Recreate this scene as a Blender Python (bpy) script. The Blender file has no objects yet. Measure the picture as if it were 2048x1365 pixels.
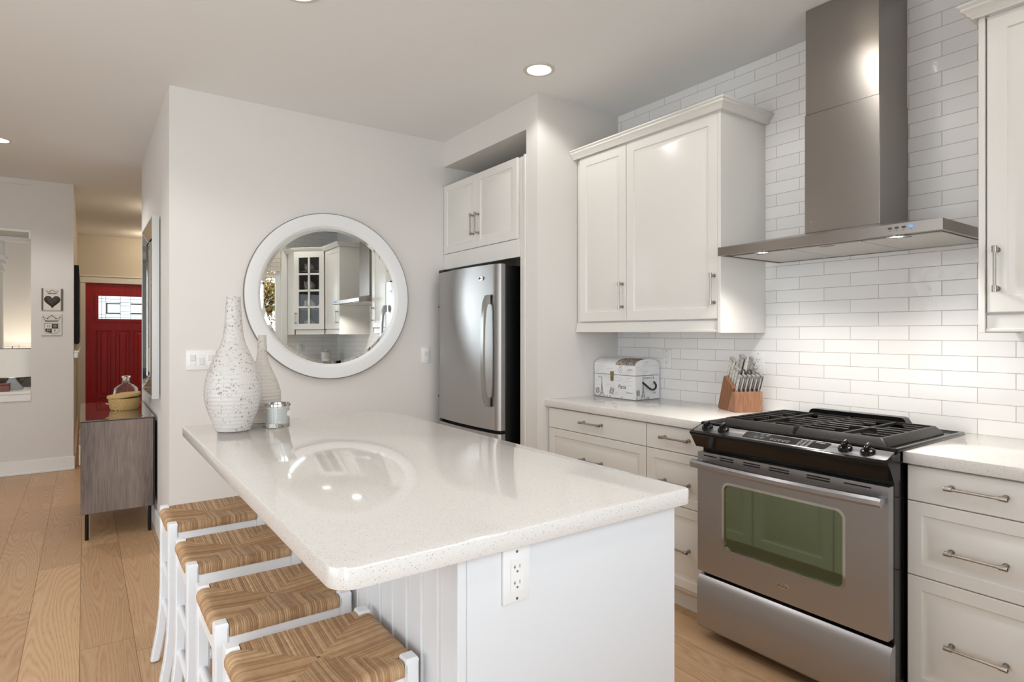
import bpy, bmesh, math, random
from mathutils import Vector, Matrix
random.seed(7)
PI = math.pi
C = bpy.context.scene.collection
S = bpy.context.scene

# ------------------------------------------------------------------ camera, world, exposure
cam_d = bpy.data.cameras.new('camera'); cam = bpy.data.objects.new('camera', cam_d); C.objects.link(cam)
cam.location = (0, 0, 1.313); cam.rotation_euler = (PI/2, 0, -math.radians(35.498))
cam_d.sensor_width = 36; cam_d.lens = 1199.0/2048*36; cam_d.shift_y = -0.00796
cam_d.clip_start = .02; cam_d.clip_end = 200
S.camera = cam
S.view_settings.view_transform = 'Standard'; S.view_settings.look = 'None'
S.view_settings.gamma = 1; S.view_settings.use_curve_mapping = False
S.view_settings.exposure = 0.0
W = bpy.data.worlds.new('sky'); S.world = W; W.use_nodes = True
bg = W.node_tree.nodes['Background']; bg.inputs[0].default_value = (.86, .93, 1.0, 1); bg.inputs[1].default_value = 1.95
XW, YM, YB, XL, ZC = 2.867, 3.955, -.45, -3.6, 2.74          # range wall, mirror wall, back wall, left wall, ceiling

def light(name, kind, loc, power, col=(1, 1, 1), rot=(0, 0, 0), parent=None, **kw):
    d = bpy.data.lights.new(name, kind); d.energy = power; d.color = col
    for k, v in kw.items(): setattr(d, k, v)
    o = bpy.data.objects.new(name, d); C.objects.link(o); o.location = loc; o.rotation_euler = rot
    return o
# daylight entering through the window behind the camera and the dining-side glass doors; the back-wall door is added for light
light('window_daylight', 'AREA', (.92, YB - .12, 1.75), 29, (.84, .92, 1), (PI/2, 0, 0), shape='RECTANGLE', size=1.5, size_y=1.4)
light('added_door_daylight', 'AREA', (-1.75, YB - .12, 1.25), 70, (.86, .93, 1), (PI/2, 0, 0), shape='RECTANGLE', size=2.7, size_y=2.2)  # added source, pushes light towards the mirror wall and hall
light('patio_daylight', 'AREA', (XL - .1, 1.6, 1.25), 39, (.86, .93, 1), (0, -PI/2, 0), shape='RECTANGLE', size=2.2, size_y=3.6)
light('living_daylight', 'AREA', (XL - .1, 9.2, 1.5), 14, (.97, .97, 1), (0, -PI/2, 0), shape='RECTANGLE', size=1.6, size_y=2.2)

# ------------------------------------------------------------------ materials
def lin(c):
    return tuple(((v/255)/12.92 if v/255 <= .04045 else ((v/255+.055)/1.055)**2.4) for v in c)
def rgba(c): return (*lin(c), 1)
MATS = {}
class NT:
    def __init__(s, name):
        s.m = bpy.data.materials.new(name); s.m.use_nodes = True; s.t = s.m.node_tree; s.b = s.t.nodes['Principled BSDF']
    def n(s, typ, **kw):
        x = s.t.nodes.new(typ)
        for k, v in kw.items():
            if k.startswith('i_'): x.inputs[k[2:].replace('_', ' ')].default_value = v
            else: setattr(x, k, v)
        return x
    def l(s, a, b): s.t.links.new(a, b)
    def math(s, op, a, b=None):
        x = s.t.nodes.new('ShaderNodeMath'); x.operation = op
        for i, v in enumerate((a, b)):
            if v is None: continue
            if isinstance(v, (int, float)): x.inputs[i].default_value = v
            else: s.l(v, x.inputs[i])
        return x.outputs[0]
    def coord(s, scale=(1, 1, 1), loc=(0, 0, 0), kind='Object'):
        c = s.n('ShaderNodeTexCoord'); mp = s.n('ShaderNodeMapping')
        mp.inputs['Scale'].default_value = scale; mp.inputs['Location'].default_value = loc
        s.l(c.outputs[kind], mp.inputs['Vector']); return mp.outputs[0]
    def noise(s, vec, scale, detail=3, rough=.5, dist=0):
        x = s.n('ShaderNodeTexNoise'); x.inputs['Scale'].default_value = scale; x.inputs['Detail'].default_value = detail
        x.inputs['Roughness'].default_value = rough; x.inputs['Distortion'].default_value = dist
        s.l(vec, x.inputs['Vector']); return x.outputs['Fac']
    def ramp(s, fac, stops):
        r = s.n('ShaderNodeValToRGB'); e = r.color_ramp.elements
        while len(e) > len(stops): e.remove(e[-1])
        while len(e) < len(stops): e.new(.5)
        for k, (p, c) in zip(e, stops): k.position = p; k.color = rgba(c)
        s.l(fac, r.inputs[0]); return r.outputs[0]
    def mix(s, fac, a, b, blend='MIX'):
        x = s.n('ShaderNodeMix', data_type='RGBA', blend_type=blend)
        for i, v in ((0, fac), (6, a), (7, b)):
            if isinstance(v, (int, float)): x.inputs[i].default_value = v
            elif isinstance(v, tuple): x.inputs[i].default_value = v
            else: s.l(v, x.inputs[i])
        return x.outputs[2]
    def bump(s, h, strength, dist=.001):
        x = s.n('ShaderNodeBump'); x.inputs['Strength'].default_value = strength; x.inputs['Distance'].default_value = dist
        s.l(h, x.inputs['Height']); s.l(x.outputs[0], s.b.inputs['Normal']); return x
def pm(name, col, rough=.5, metal=0., spec=.5, coat=0., trans=0., ior=1.45, emit=None, es=0., alpha=1., bump=None, mottle=0.):
    if name in MATS: return MATS[name]
    k = NT(name); b = k.b
    b.inputs['Base Color'].default_value = rgba(col); b.inputs['Roughness'].default_value = rough; b.inputs['Metallic'].default_value = metal
    b.inputs['Specular IOR Level'].default_value = spec; b.inputs['Coat Weight'].default_value = coat; b.inputs['Coat Roughness'].default_value = .05
    b.inputs['Transmission Weight'].default_value = trans; b.inputs['IOR'].default_value = ior
    if emit: b.inputs['Emission Color'].default_value = rgba(emit); b.inputs['Emission Strength'].default_value = es
    if mottle:
        f = k.noise(k.coord(), 6, 4); d = tuple(max(0, v - 255*mottle) for v in col); u = tuple(min(255, v + 255*mottle) for v in col)
        k.l(k.ramp(f, ((.3, d), (.7, u))), b.inputs['Base Color'])
    if bump: k.bump(k.noise(k.coord(), bump[0], 3), bump[1], .002)
    MATS[name] = k.m; return k.m

wall_paint = pm('wall_paint', (227, 223, 218), .75, spec=.25, bump=(180, .05))
hall_paint = pm('hall_paint', (216, 209, 198), .75, spec=.25, bump=(180, .05))
ceil_paint = pm('ceiling_paint', (238, 238, 237), .85, spec=.2, bump=(120, .12))
trim_paint = pm('trim_paint', (240, 239, 236), .4)
cab = pm('cabinet_lacquer', (229, 226, 220), .28, spec=.5)
island_white = pm('island_white', (229, 231, 233), .3)
white_plastic = pm('white_plastic', (240, 240, 238), .3)
stool_white = pm('stool_white', (243, 244, 246), .32)
black_gloss = pm('black_gloss', (13, 12, 12), .16, spec=.4)
black_matte = pm('black_matte', (14, 13, 13), .5)
cast_iron = pm('cast_iron', (34, 31, 29), .42, bump=(300, .2))
dark_void = pm('dark_void', (10, 10, 10), .8)
nickel = pm('brushed_nickel', (172, 166, 158), .28, 1.)
chrome = pm('chrome', (215, 215, 215), .08, 1.)
mirror_glass = pm('mirror_glass', (240, 243, 241), .0, 1.)
clear_glass = pm('clear_glass', (250, 252, 251), .02, trans=1., ior=1.45)
black_metal = pm('black_metal', (28, 26, 25), .4, .6)
lens_on = pm('lamp_lens', (255, 250, 240), .4, emit=(255, 240, 218), es=9.)
hood_lens = pm('hood_lens', (255, 250, 240), .4, emit=(255, 236, 205), es=9.)
blue_led = pm('blue_led', (60, 110, 255), .3, emit=(60, 120, 255), es=2.2)
ink = pm('printed_ink', (74, 70, 70), .7)
ink_light = pm('faded_ink', (158, 152, 152), .7)
panel_print = pm('panel_print', (205, 205, 205), .5)

def steel(name, col, rough, axis, aniso=.6):
    """Brushed stainless: streaks along one axis vary the gloss."""
    k = NT(name); b = k.b; sc = [1100, 1100, 1100]; sc[axis] = 6
    f = k.noise(k.coord(tuple(sc)), 1, 3, .6)
    b.inputs['Metallic'].default_value = 1; b.inputs['Anisotropic'].default_value = aniso; b.inputs['Anisotropic Rotation'].default_value = .25
    d = tuple(int(v*.985) for v in col); k.l(k.ramp(f, ((.25, d), (.75, col))), b.inputs['Base Color'])
    r = k.n('ShaderNodeMapRange'); r.inputs[3].default_value = rough - .008; r.inputs[4].default_value = rough + .012
    k.l(f, r.inputs[0]); k.l(r.outputs[0], b.inputs['Roughness'])
    return k.m
steel_range = steel('range_steel', (178, 178, 182), .3, 1)
steel_hood = steel('hood_steel', (158, 153, 148), .33, 1, .8)
steel_fridge = steel('fridge_steel', (178, 177, 176), .31, 1)

def quartz():
    k = NT('white_quartz'); v = k.coord()
    a = k.n('ShaderNodeTexVoronoi', feature='F1'); a.inputs['Scale'].default_value = 260; k.l(v, a.inputs['Vector'])
    sel = k.n('ShaderNodeSeparateColor'); k.l(a.outputs['Color'], sel.inputs[0])
    dot = k.math('MULTIPLY', k.math('LESS_THAN', a.outputs['Distance'], .33), k.math('GREATER_THAN', sel.outputs[0], .76))
    fine = k.noise(v, 520, 2)
    base = k.ramp(fine, ((.35, (219, 214, 208)), (.65, (232, 228, 223))))
    tone = k.ramp(sel.outputs[1], ((0, (182, 178, 174)), (1, (212, 208, 204))))
    k.l(k.mix(dot, base, tone), k.b.inputs['Base Color']); k.b.inputs['Roughness'].default_value = .06; k.b.inputs['Specular IOR Level'].default_value = .55
    return k.m
quartz_mat = quartz()

def tile(name, axis, px, pz):
    """Glazed running-bond tile with an uneven hand-made surface."""
    k = NT(name); tc = k.n('ShaderNodeTexCoord'); sp = k.n('ShaderNodeSeparateXYZ'); k.l(tc.outputs['Object'], sp.inputs[0])
    cb = k.n('ShaderNodeCombineXYZ'); k.l(k.math('SUBTRACT', sp.outputs[axis], px), cb.inputs[0]); k.l(k.math('SUBTRACT', sp.outputs[2], pz), cb.inputs[1])
    br = k.n('ShaderNodeTexBrick'); k.l(cb.outputs[0], br.inputs['Vector'])
    for a, v in (('Scale', 1), ('Mortar Size', .0017), ('Mortar Smooth', .35), ('Brick Width', .241), ('Row Height', .0615)): br.inputs[a].default_value = v
    br.inputs['Color1'].default_value = rgba((247, 246, 244)); br.inputs['Color2'].default_value = rgba((241, 240, 238)); br.inputs['Mortar'].default_value = rgba((196, 190, 182))
    k.l(br.outputs['Color'], k.b.inputs['Base Color']); k.b.inputs['Roughness'].default_value = .08
    r = k.n('ShaderNodeMapRange'); r.inputs[3].default_value = .09; r.inputs[4].default_value = .7; k.l(br.outputs['Fac'], r.inputs[0]); k.l(r.outputs[0], k.b.inputs['Roughness'])
    wave = k.noise(k.coord(), 26, 2, .5)
    h = k.math('ADD', k.math('MULTIPLY', br.outputs['Fac'], -.9), k.math('MULTIPLY', wave, .55)); k.bump(h, .35, .004)
    return k.m
tile_right = tile('wall_tile_range', 1, 1.1 + .1205, 1.589 - 25*.0615)
tile_back = tile('wall_tile_back', 0, 0, 1.589 - 25*.0615)

def oak():
    k = NT('oak_planks'); tc = k.n('ShaderNodeTexCoord'); sp = k.n('ShaderNodeSeparateXYZ'); k.l(tc.outputs['Object'], sp.inputs[0])
    X = k.math('DIVIDE', k.math('ADD', sp.outputs[0], .016), .191); ix = k.math('FLOOR', X); fx = k.math('FRACT', X)
    w1 = k.n('ShaderNodeTexWhiteNoise', noise_dimensions='1D'); k.l(ix, w1.inputs['W'])
    Y = k.math('DIVIDE', k.math('ADD', sp.outputs[1], k.math('MULTIPLY', w1.outputs['Value'], 9.7)), 1.45); iy = k.math('FLOOR', Y); fy = k.math('FRACT', Y)
    cb = k.n('ShaderNodeCombineXYZ'); k.l(ix, cb.inputs[0]); k.l(iy, cb.inputs[1])
    w2 = k.n('ShaderNodeTexWhiteNoise', noise_dimensions='2D'); k.l(cb.outputs[0], w2.inputs['Vector'])
    pos = k.n('ShaderNodeCombineXYZ'); k.l(k.math('MULTIPLY', fx, 1.25), pos.inputs[0]); k.l(k.math('MULTIPLY', sp.outputs[1], .6), pos.inputs[1]); k.l(k.math('MULTIPLY', w2.outputs['Value'], 60), pos.inputs[2])
    fld = k.noise(pos.outputs[0], 1.25, .6, .4, .12)
    ring = k.math('FRACT', k.math('MULTIPLY', fld, 30))
    ring = k.math('ABSOLUTE', k.math('SUBTRACT', ring, .5))
    fp = k.n('ShaderNodeCombineXYZ'); k.l(k.math('MULTIPLY', sp.outputs[0], 330), fp.inputs[0]); k.l(k.math('MULTIPLY', sp.outputs[1], 14), fp.inputs[1])
    pore = k.noise(fp.outputs[0], 1, 2, .6)
    g = k.math('ADD', k.math('MULTIPLY', ring, .78), k.math('MULTIPLY', pore, .8))
    wood = k.ramp(g, ((.15, (168, 126, 90)), (.42, (206, 167, 128)), (.85, (222, 188, 150))))
    tone = k.ramp(w2.outputs['Value'], ((0, (226, 220, 214)), (1, (255, 253, 250))))
    col = k.mix(1., wood, tone, 'MULTIPLY')
    ex = k.math('LESS_THAN', k.math('MINIMUM', fx, k.math('SUBTRACT', 1, fx)), .007)
    ey = k.math('LESS_THAN', k.math('MINIMUM', fy, k.math('SUBTRACT', 1, fy)), .001)
    seam = k.math('MAXIMUM', ex, ey)
    k.l(k.mix(seam, col, rgba((140, 104, 74))), k.b.inputs['Base Color'])
    k.b.inputs['Roughness'].default_value = .38; k.b.inputs['Specular IOR Level'].default_value = .4
    k.bump(k.math('SUBTRACT', g, k.math('MULTIPLY', seam, 2)), .12, .001)
    return k.m
oak_mat = oak()

def grain(name, dark, mid, light_, axis=2, scale=9, rings=14, rough=.45, ringw=.35):
    k = NT(name); sc = [1., 1., 1.]; sc[axis] = .16
    v = k.coord(tuple(sc)); f = k.noise(v, scale, 2, .5, .5); r = k.math('ABSOLUTE', k.math('SUBTRACT', k.math('FRACT', k.math('MULTIPLY', f, rings)), .5))
    sc2 = [240., 240., 240.]; sc2[axis] = 9; p = k.noise(k.coord(tuple(sc2)), 1, 2)
    blot = k.noise(k.coord(tuple(sc)), scale*.7, 2)
    g = k.math('ADD', k.math('ADD', k.math('MULTIPLY', r, ringw), k.math('MULTIPLY', p, .4)), k.math('MULTIPLY', blot, .6+(.35-ringw)*.5))
    k.l(k.ramp(g, ((.42, dark), (.62, mid), (.85, light_))), k.b.inputs['Base Color']); k.b.inputs['Roughness'].default_value = rough
    k.bump(g, .1, .001); return k.m
grey_wood = grain('grey_mango_wood', (84, 72, 66), (118, 104, 96), (146, 131, 120), ringw=.12)
acacia = grain('acacia_wood', (142, 98, 72), (170, 122, 92), (190, 146, 116), 2, 14)
acacia_dark = grain('acacia_dark', (112, 70, 42), (140, 92, 60), (160, 112, 78), 2, 14)
red_paint = grain('red_door_paint', (158, 8, 12), (182, 12, 16), (190, 20, 20), 2, 7, 10, .35)
brown_wood = grain('brown_box_wood', (92, 48, 36), (122, 68, 52), (140, 84, 66))

def rush():
    k = NT('woven_rush'); a = k.n('ShaderNodeAttribute', attribute_name='strand'); f = k.noise(k.coord((60, 60, 60)), 1, 3)
    g = k.math('ADD', k.math('MULTIPLY', a.outputs['Fac'], .72), k.math('MULTIPLY', f, .34))
    k.l(k.ramp(g, ((.12, (120, 86, 56)), (.42, (168, 130, 92)), (.7, (196, 162, 122)), (.95, (230, 208, 174)))), k.b.inputs['Base Color']); k.b.inputs['Roughness'].default_value = .5
    return k.m
rush_mat = rush()
def vase_mat(name, dens, base):
    k = NT(name); v = k.coord(); a = k.n('ShaderNodeTexVoronoi', feature='F1'); a.inputs['Scale'].default_value = 120; k.l(v, a.inputs['Vector'])
    sel = k.n('ShaderNodeSeparateColor'); k.l(a.outputs['Color'], sel.inputs[0])
    patch = k.noise(v, 11, 2)
    thr = k.math('MULTIPLY', k.math('MULTIPLY', k.math('SUBTRACT', patch, dens), 1.05), k.math('POWER', sel.outputs[0], 1.5))
    dot = k.n('ShaderNodeMapRange'); k.l(k.math('SUBTRACT', thr, k.math('MULTIPLY', a.outputs['Distance'], .62)), dot.inputs[0]); dot.inputs[1].default_value = -.06; dot.inputs[2].default_value = .12
    tone = k.ramp(sel.outputs[1], ((0, (140, 128, 119)), (1, (182, 172, 163))))
    k.l(k.mix(dot.outputs[0], rgba(base), tone), k.b.inputs['Base Color']); k.b.inputs['Roughness'].default_value = .24
    k.bump(k.noise(v, 40, 3), .1, .002); return k.m
def fabric(name, a, b_, scale):
    k = NT(name); f = k.noise(k.coord((1, 1, 1)), scale, 4, .6, .8); k.l(k.ramp(f, ((.4, a), (.52, b_), (.6, a))), k.b.inputs['Base Color']); k.b.inputs['Roughness'].default_value = .9; return k.m
def straw():
    k = NT('straw_weave'); v = k.coord(); w = k.n('ShaderNodeTexWave', wave_type='BANDS', bands_direction='DIAGONAL'); w.inputs['Scale'].default_value = 80; w.inputs['Distortion'].default_value = 5; k.l(v, w.inputs['Vector'])
    k.l(k.ramp(w.outputs['Fac'], ((.1, (176, 136, 78)), (.5, (204, 166, 106)), (.9, (222, 188, 128)))), k.b.inputs['Base Color']); k.b.inputs['Roughness'].default_value = .6; k.bump(w.outputs['Fac'], .5, .004); return k.m
straw_mat = straw()
def art_glass():
    k = NT('leaded_glass'); k.b.inputs['Transmission Weight'].default_value = .9; k.b.inputs['Roughness'].default_value = .25; k.b.inputs['Base Color'].default_value = rgba((236, 240, 240))
    k.bump(k.noise(k.coord(), 60, 2), .6, .004); return k.m

# ------------------------------------------------------------------ mesh helpers
def B(): return bmesh.new()
def box(bm, x0, x1, y0, y1, z0, z1, bev=0., seg=1):
    r = bmesh.ops.create_cube(bm, size=1)['verts']
    for v in r: v.co = Vector(((x0+x1)/2 + v.co.x*abs(x1-x0), (y0+y1)/2 + v.co.y*abs(y1-y0), (z0+z1)/2 + v.co.z*abs(z1-z0)))
    if bev:
        es = list({e for v in r for e in v.link_edges})
        bmesh.ops.bevel(bm, geom=es, offset=bev, segments=seg, profile=.5, affect='EDGES')
    return bm
def ring(bm, pts): return [bm.verts.new(p) for p in pts]
def bridge(bm, a, b):
    n = len(a)
    for i in range(n): bm.faces.new((a[i], a[(i+1) % n], b[(i+1) % n], b[i]))
def basis(d):
    d = Vector(d).normalized(); a = Vector((0, 0, 1)) if abs(d.z) < .9 else Vector((1, 0, 0))
    u = d.cross(a).normalized(); return u, d.cross(u).normalized(), d
def cyl(bm, p0, p1, r0, r1=None, n=16, cap=True):
    r1 = r0 if r1 is None else r1; p0, p1 = Vector(p0), Vector(p1); u, v, d = basis(p1 - p0)
    f = lambda p, r: ring(bm, [p + (u*math.cos(2*PI*i/n) + v*math.sin(2*PI*i/n))*r for i in range(n)])
    a, b = f(p0, r0), f(p1, r1); bridge(bm, a, b)
    if cap: bm.faces.new(a[::-1]); bm.faces.new(b)
    return bm
def lathe(bm, prof, c=(0, 0, 0), n=32, cap0=True, cap1=True, M=None, sy=1.):
    c = Vector(c); rs = []
    for r, z in prof: rs.append(ring(bm, [(M @ Vector((r*math.cos(2*PI*i/n), sy*r*math.sin(2*PI*i/n), z)) if M else Vector((r*math.cos(2*PI*i/n), sy*r*math.sin(2*PI*i/n), z))) + c for i in range(n)]))
    for a, b in zip(rs, rs[1:]): bridge(bm, a, b)
    if cap0: bm.faces.new(rs[0][::-1])
    if cap1: bm.faces.new(rs[-1])
    return bm
def tube(bm, pts, r, n=10, cap=True):
    pts = [Vector(p) for p in pts]; rs = []; u0 = None
    rr = r if isinstance(r, (list, tuple)) else [r]*len(pts)
    for i, p in enumerate(pts):
        d = (pts[min(i+1, len(pts)-1)] - pts[max(i-1, 0)]).normalized()
        u = basis(d)[0] if u0 is None else (u0 - d*u0.dot(d)).normalized()
        u0 = u; v = d.cross(u)
        rs.append(ring(bm, [p + (u*math.cos(2*PI*j/n) + v*math.sin(2*PI*j/n))*rr[i] for j in range(n)]))
    for a, b in zip(rs, rs[1:]): bridge(bm, a, b)
    if cap: bm.faces.new(rs[0][::-1]); bm.faces.new(rs[-1])
    return bm
def prism(bm, poly, f, a, b):
    """poly: 2-D points; f(u,v,w) -> point; swept from w=a to w=b."""
    r0, r1 = ring(bm, [f(u, v, a) for u, v in poly]), ring(bm, [f(u, v, b) for u, v in poly]); bridge(bm, r0, r1)
    bm.faces.new(r0[::-1]); bm.faces.new(r1); return bm
def rrect(x0, x1, y0, y1, r, n=6):
    rr = r if isinstance(r, (list, tuple)) else [r]*4; out = []          # corners: (x1,y1),(x0,y1),(x0,y0),(x1,y0)
    for k, (cx, cy) in enumerate(((x1, y1), (x0, y1), (x0, y0), (x1, y0))):
        q = rr[k]; sx = -1 if cx == x1 else 1; sy = -1 if cy == y1 else 1
        for i in range(n+1):
            t = PI/2*(k + i/n); out.append((cx + sx*q + q*math.cos(t), cy + sy*q + q*math.sin(t)))
    return out
def holed(bm, outer, inner, f, a, b):
    """Plate with a hole, between w=a and w=b."""
    L = []
    for w in (a, b):
        o, i = ring(bm, [f(u, v, w) for u, v in outer]), ring(bm, [f(u, v, w) for u, v in inner]); L.append((o, i))
        es = [bm.edges.new((q[j], q[(j+1) % len(q)])) for q in (o, i) for j in range(len(q))]
        bmesh.ops.triangle_fill(bm, use_beauty=True, edges=es)
    for k in (0, 1): bridge(bm, L[0][k], L[1][k])
    return bm
def panel(bm, o, u, v, n, w, h, t=.019, stile=.052, raised=True):
    """Door or drawer front: rounded edge, frame, sunk groove and raised field; o is the lower corner on the front plane."""
    o, u, v, n = Vector(o), Vector(u), Vector(v), Vector(n)
    L = [(0, -t), (0, -.003), (.003, 0)]
    if raised: L += [(stile, 0), (stile+.0035, -.0055), (stile+.011, -.0065), (stile+.03, -.0008), (stile+.032, 0)]
    rs = [ring(bm, [o + u*x + v*y + n*d for x, y in ((i, i), (w-i, i), (w-i, h-i), (i, h-i))]) for i, d in L]
    for a, b in zip(rs, rs[1:]): bridge(bm, a, b)
    bm.faces.new(rs[0][::-1]); bm.faces.new(rs[-1]); return bm
def text_bm(bm, body, size, M, ext=.0004, align='CENTER', shear=0.):
    cu = bpy.data.curves.new('lettering', 'FONT'); cu.body = body; cu.size = size; cu.extrude = ext; cu.align_x = align; cu.align_y = 'CENTER'; cu.resolution_u = 3; cu.shear = shear
    o = bpy.data.objects.new('lettering', cu); C.objects.link(o); dg = bpy.context.evaluated_depsgraph_get()
    me = bpy.data.meshes.new_from_object(o.evaluated_get(dg)); me.transform(M); bm.from_mesh(me)
    bpy.data.objects.remove(o); bpy.data.curves.remove(cu); bpy.data.meshes.remove(me); return bm
def frame_M(o, u, v):
    u, v = Vector(u).normalized(), Vector(v).normalized(); n = u.cross(v); M = Matrix((u, v, n)).transposed().to_4x4(); M.translation = Vector(o); return M
ROOT = {}
def obj(name, bm, mat, parent=None, local=False, angle=35, label=None):
    me = bpy.data.meshes.new(name)
    bmesh.ops.recalc_face_normals(bm, faces=bm.faces[:]); bm.to_mesh(me); bm.free()
    r = parent
    while r is not None and r.parent is not None: r = r.parent
    if r is not None and not local: me.transform(ROOT.get(r.name, Matrix.Identity(4)).inverted())
    for p in me.polygons: p.use_smooth = True
    me.set_sharp_from_angle(angle=math.radians(angle))
    if mat: me.materials.append(mat)
    o = bpy.data.objects.new(name, me); C.objects.link(o); o.parent = parent
    if label: o['label'] = label
    return o
def tag(o, label, cat, group=None, kind=None):
    o['label'] = label; o['category'] = cat
    if group: o['group'] = group
    if kind: o['kind'] = kind
    return o
def thing(name, label, cat, loc=(0, 0, 0), rotz=0., group=None):
    o = bpy.data.objects.new(name, None); C.objects.link(o); o.location = loc; o.rotation_euler = (0, 0, rotz); o.empty_display_size = .05
    ROOT[o.name] = Matrix.Translation(loc) @ Matrix.Rotation(rotz, 4, 'Z'); return tag(o, label, cat, group)
def struct(name, bm, mat, parent=None, **kw):
    o = obj(name, bm, mat, parent, **kw)
    if parent is None: o['kind'] = 'structure'
    return o
def kids(o): return [c for c in bpy.data.objects if c.parent == o]
def dup(root, loc, label, rotz=None):
    r = root.copy(); C.objects.link(r); r.location = loc; r['label'] = label
    if rotz is not None: r.rotation_euler = (0, 0, rotz)
    for ch in kids(root):
        c = ch.copy(); C.objects.link(c); c.parent = r
        for g in kids(ch):
            d = g.copy(); C.objects.link(d); d.parent = c
    return r
def handle(parent, p0, p1, out, name='handle'):
    """Bar pull: slim rod, thicker collars at both ends, round posts back to the front."""
    p0, p1, out = Vector(p0), Vector(p1), Vector(out); d = (p1 - p0).normalized(); bm = B(); q0, q1 = p0 + out, p1 + out
    cyl(bm, q0, q1, .0047, n=12)
    for q, s in ((q0, 1), (q1, -1)):
        cyl(bm, q, q + d*s*.022, .0075, n=14); cyl(bm, q + d*s*.0025, q + d*s*.0045, .0082, n=14); cyl(bm, q + d*s*.012 - out*.999, q + d*s*.012, .0062, n=12); cyl(bm, q + d*s*.012 - out*.999, q + d*s*.012 - out*.86, .0088, n=14)
    return obj(name, bm, nickel, parent)

exec_order = []
# ------------------------------------------------------------------ room shell
def shell():
    bm = B(); box(bm, XL-.2, 4.2, YB-.3, 11, -.12, 0); struct('floor', bm, oak_mat)
    bm = B(); box(bm, XL-.2, 4.2, YB-.3, 11, ZC, ZC+.12); struct('ceiling', bm, ceil_paint)
    bm = B(); box(bm, XW, XW+.12, YB-.2, YM+.1, 0, ZC); struct('wall_right', bm, tile_right)
    # wall with the round mirror, and the block beside the hall behind it
    bm = B(); box(bm, .397, XW, YM, YM+.12, 0, ZC); struct('wall_mirror', bm, wall_paint)
    bm = B(); box(bm, .397, .52, YM+.12, 5.98, 0, ZC); box(bm, .52, 1.35, 5.86, 5.98, 0, ZC); struct('wall_hall', bm, wall_paint)
    bm = B(); box(bm, .383, .397, YM+.002, 5.98, 0, .13, .003); struct('baseboard_hall', bm, trim_paint)
    bm = B(); box(bm, .383, 2.07, YM-.014, YM, 0, .13, .003); struct('baseboard_mirror', bm, trim_paint)
    # drywall pillar and header around the refrigerator niche
    bm = B(); box(bm, 2.195, XW, 2.815, 2.928, 0, ZC); box(bm, 2.195, XW, 2.928, YM, 2.556, ZC); struct('wall_fridge', bm, wall_paint)
    # back wall with the window over the sink
    x0, x1, z0, z1 = .1, 2.1, 1.05, 2.42
    bm = B(); box(bm, -.1, x0, YB-.12, YB, 0, ZC); box(bm, x1, XW, YB-.12, YB, 0, ZC); box(bm, x0, x1, YB-.12, YB, 0, z0); box(bm, x0, x1, YB-.12, YB, z1, ZC); struct('wall_back', bm, tile_back)
    win('window_1', 'y', x0, x1, YB-.06, z0, z1, (1.1,), 2.08)
    bm = B(); box(bm, XL, -3.2, YB-.12, YB, 0, ZC); box(bm, -.35, -.1, YB-.12, YB, 0, ZC); box(bm, -3.2, -.35, YB-.12, YB, 2.35, ZC); struct('wall_back_dining', bm, wall_paint)
    win('added_glass_door', 'y', -3.2, -.35, YB-.06, 0, 2.35, (-2.25, -1.3), None)  # unseen glass door, added to carry more daylight into the room
    bm = B()
    for a, b in ((x0-.08, x0), (x1, x1+.08)): box(bm, a, b, YB, YB+.02, z0-.09, z1+.09, .003)
    box(bm, x0, x1, YB, YB+.02, z1, z1+.1, .003); box(bm, x0-.1, x1+.088, YB, YB+.06, z0-.03, z0, .004); struct('trim_window', bm, trim_paint)
    # dining side: wide glass doors
    bm = B(); box(bm, XL-.12, XL, YB, -.3, 0, ZC); box(bm, XL-.12, XL, 3.5, 8.1, 0, ZC); box(bm, XL-.12, XL, -.3, 3.5, 2.3, ZC)
    box(bm, XL-.12, XL, 10.3, 10.8, 0, ZC); box(bm, XL-.12, XL, 8.1, 10.3, 0, .7); box(bm, XL-.12, XL, 8.1, 10.3, 2.3, ZC); struct('wall_left', bm, wall_paint)
    win('door_2', 'x', -.3, 3.5, XL-.06, 0, 2.3, (1.0, 2.25), None)
    win('window_2', 'x', 8.1, 10.3, XL-.06, .7, 2.3, (9.2,), None)
    # wall between dining and living room, with the deep pass-through
    y0, y1, xr = 7.15, 7.68, -.405
    bm = B(); box(bm, xr, -.085, y0, y0+.06, 0, ZC); box(bm, XL, xr, y0, y1, 0, .745); box(bm, XL, xr, y0+.012, y1, 2.262, ZC); box(bm, XL, xr, y0, y0+.012, 2.69, ZC); struct('wall_living', bm, wall_paint)
    bm = B(); box(bm, XL, xr, y0-.018, y1, .745, .772, .003); box(bm, XL, xr, y0-.012, y0, .68, .745, .003); struct('trim_sill', bm, trim_paint)
    bm = B(); box(bm, XL, xr, y0-.006, y0+.02, 2.25, 2.272, .002); box(bm, XL, xr, y1-.02, y1+.004, 2.215, 2.262, .002); box(bm, xr-.016, xr, y0-.004, y0+.02, 2.19, 2.25, .002); struct('trim_header', bm, trim_paint)
    bm = B(); box(bm, XL, -.075, y0-.014, y0, 0, .13, .004); box(bm, XL, -.075, y0-.024, y0-.014, 0, .022, .004); struct('baseboard_living', bm, trim_paint)
    # entry hall
    bm = B(); box(bm, -.2, -.085, 7.21, 10.7, 0, ZC); struct('wall_entry_left', bm, hall_paint)
    bm = B(); box(bm, -.2, .007, 10.7, 10.82, 0, ZC); box(bm, .921, 1.6, 10.7, 10.82, 0, ZC); box(bm, .007, .921, 10.7, 10.82, 2.045, ZC); struct('wall_entry', bm, hall_paint)
    bm = B(); box(bm, 1.35, 1.47, 5.86, 10.7, 0, ZC); struct('wall_entry_right', bm, hall_paint)
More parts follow.
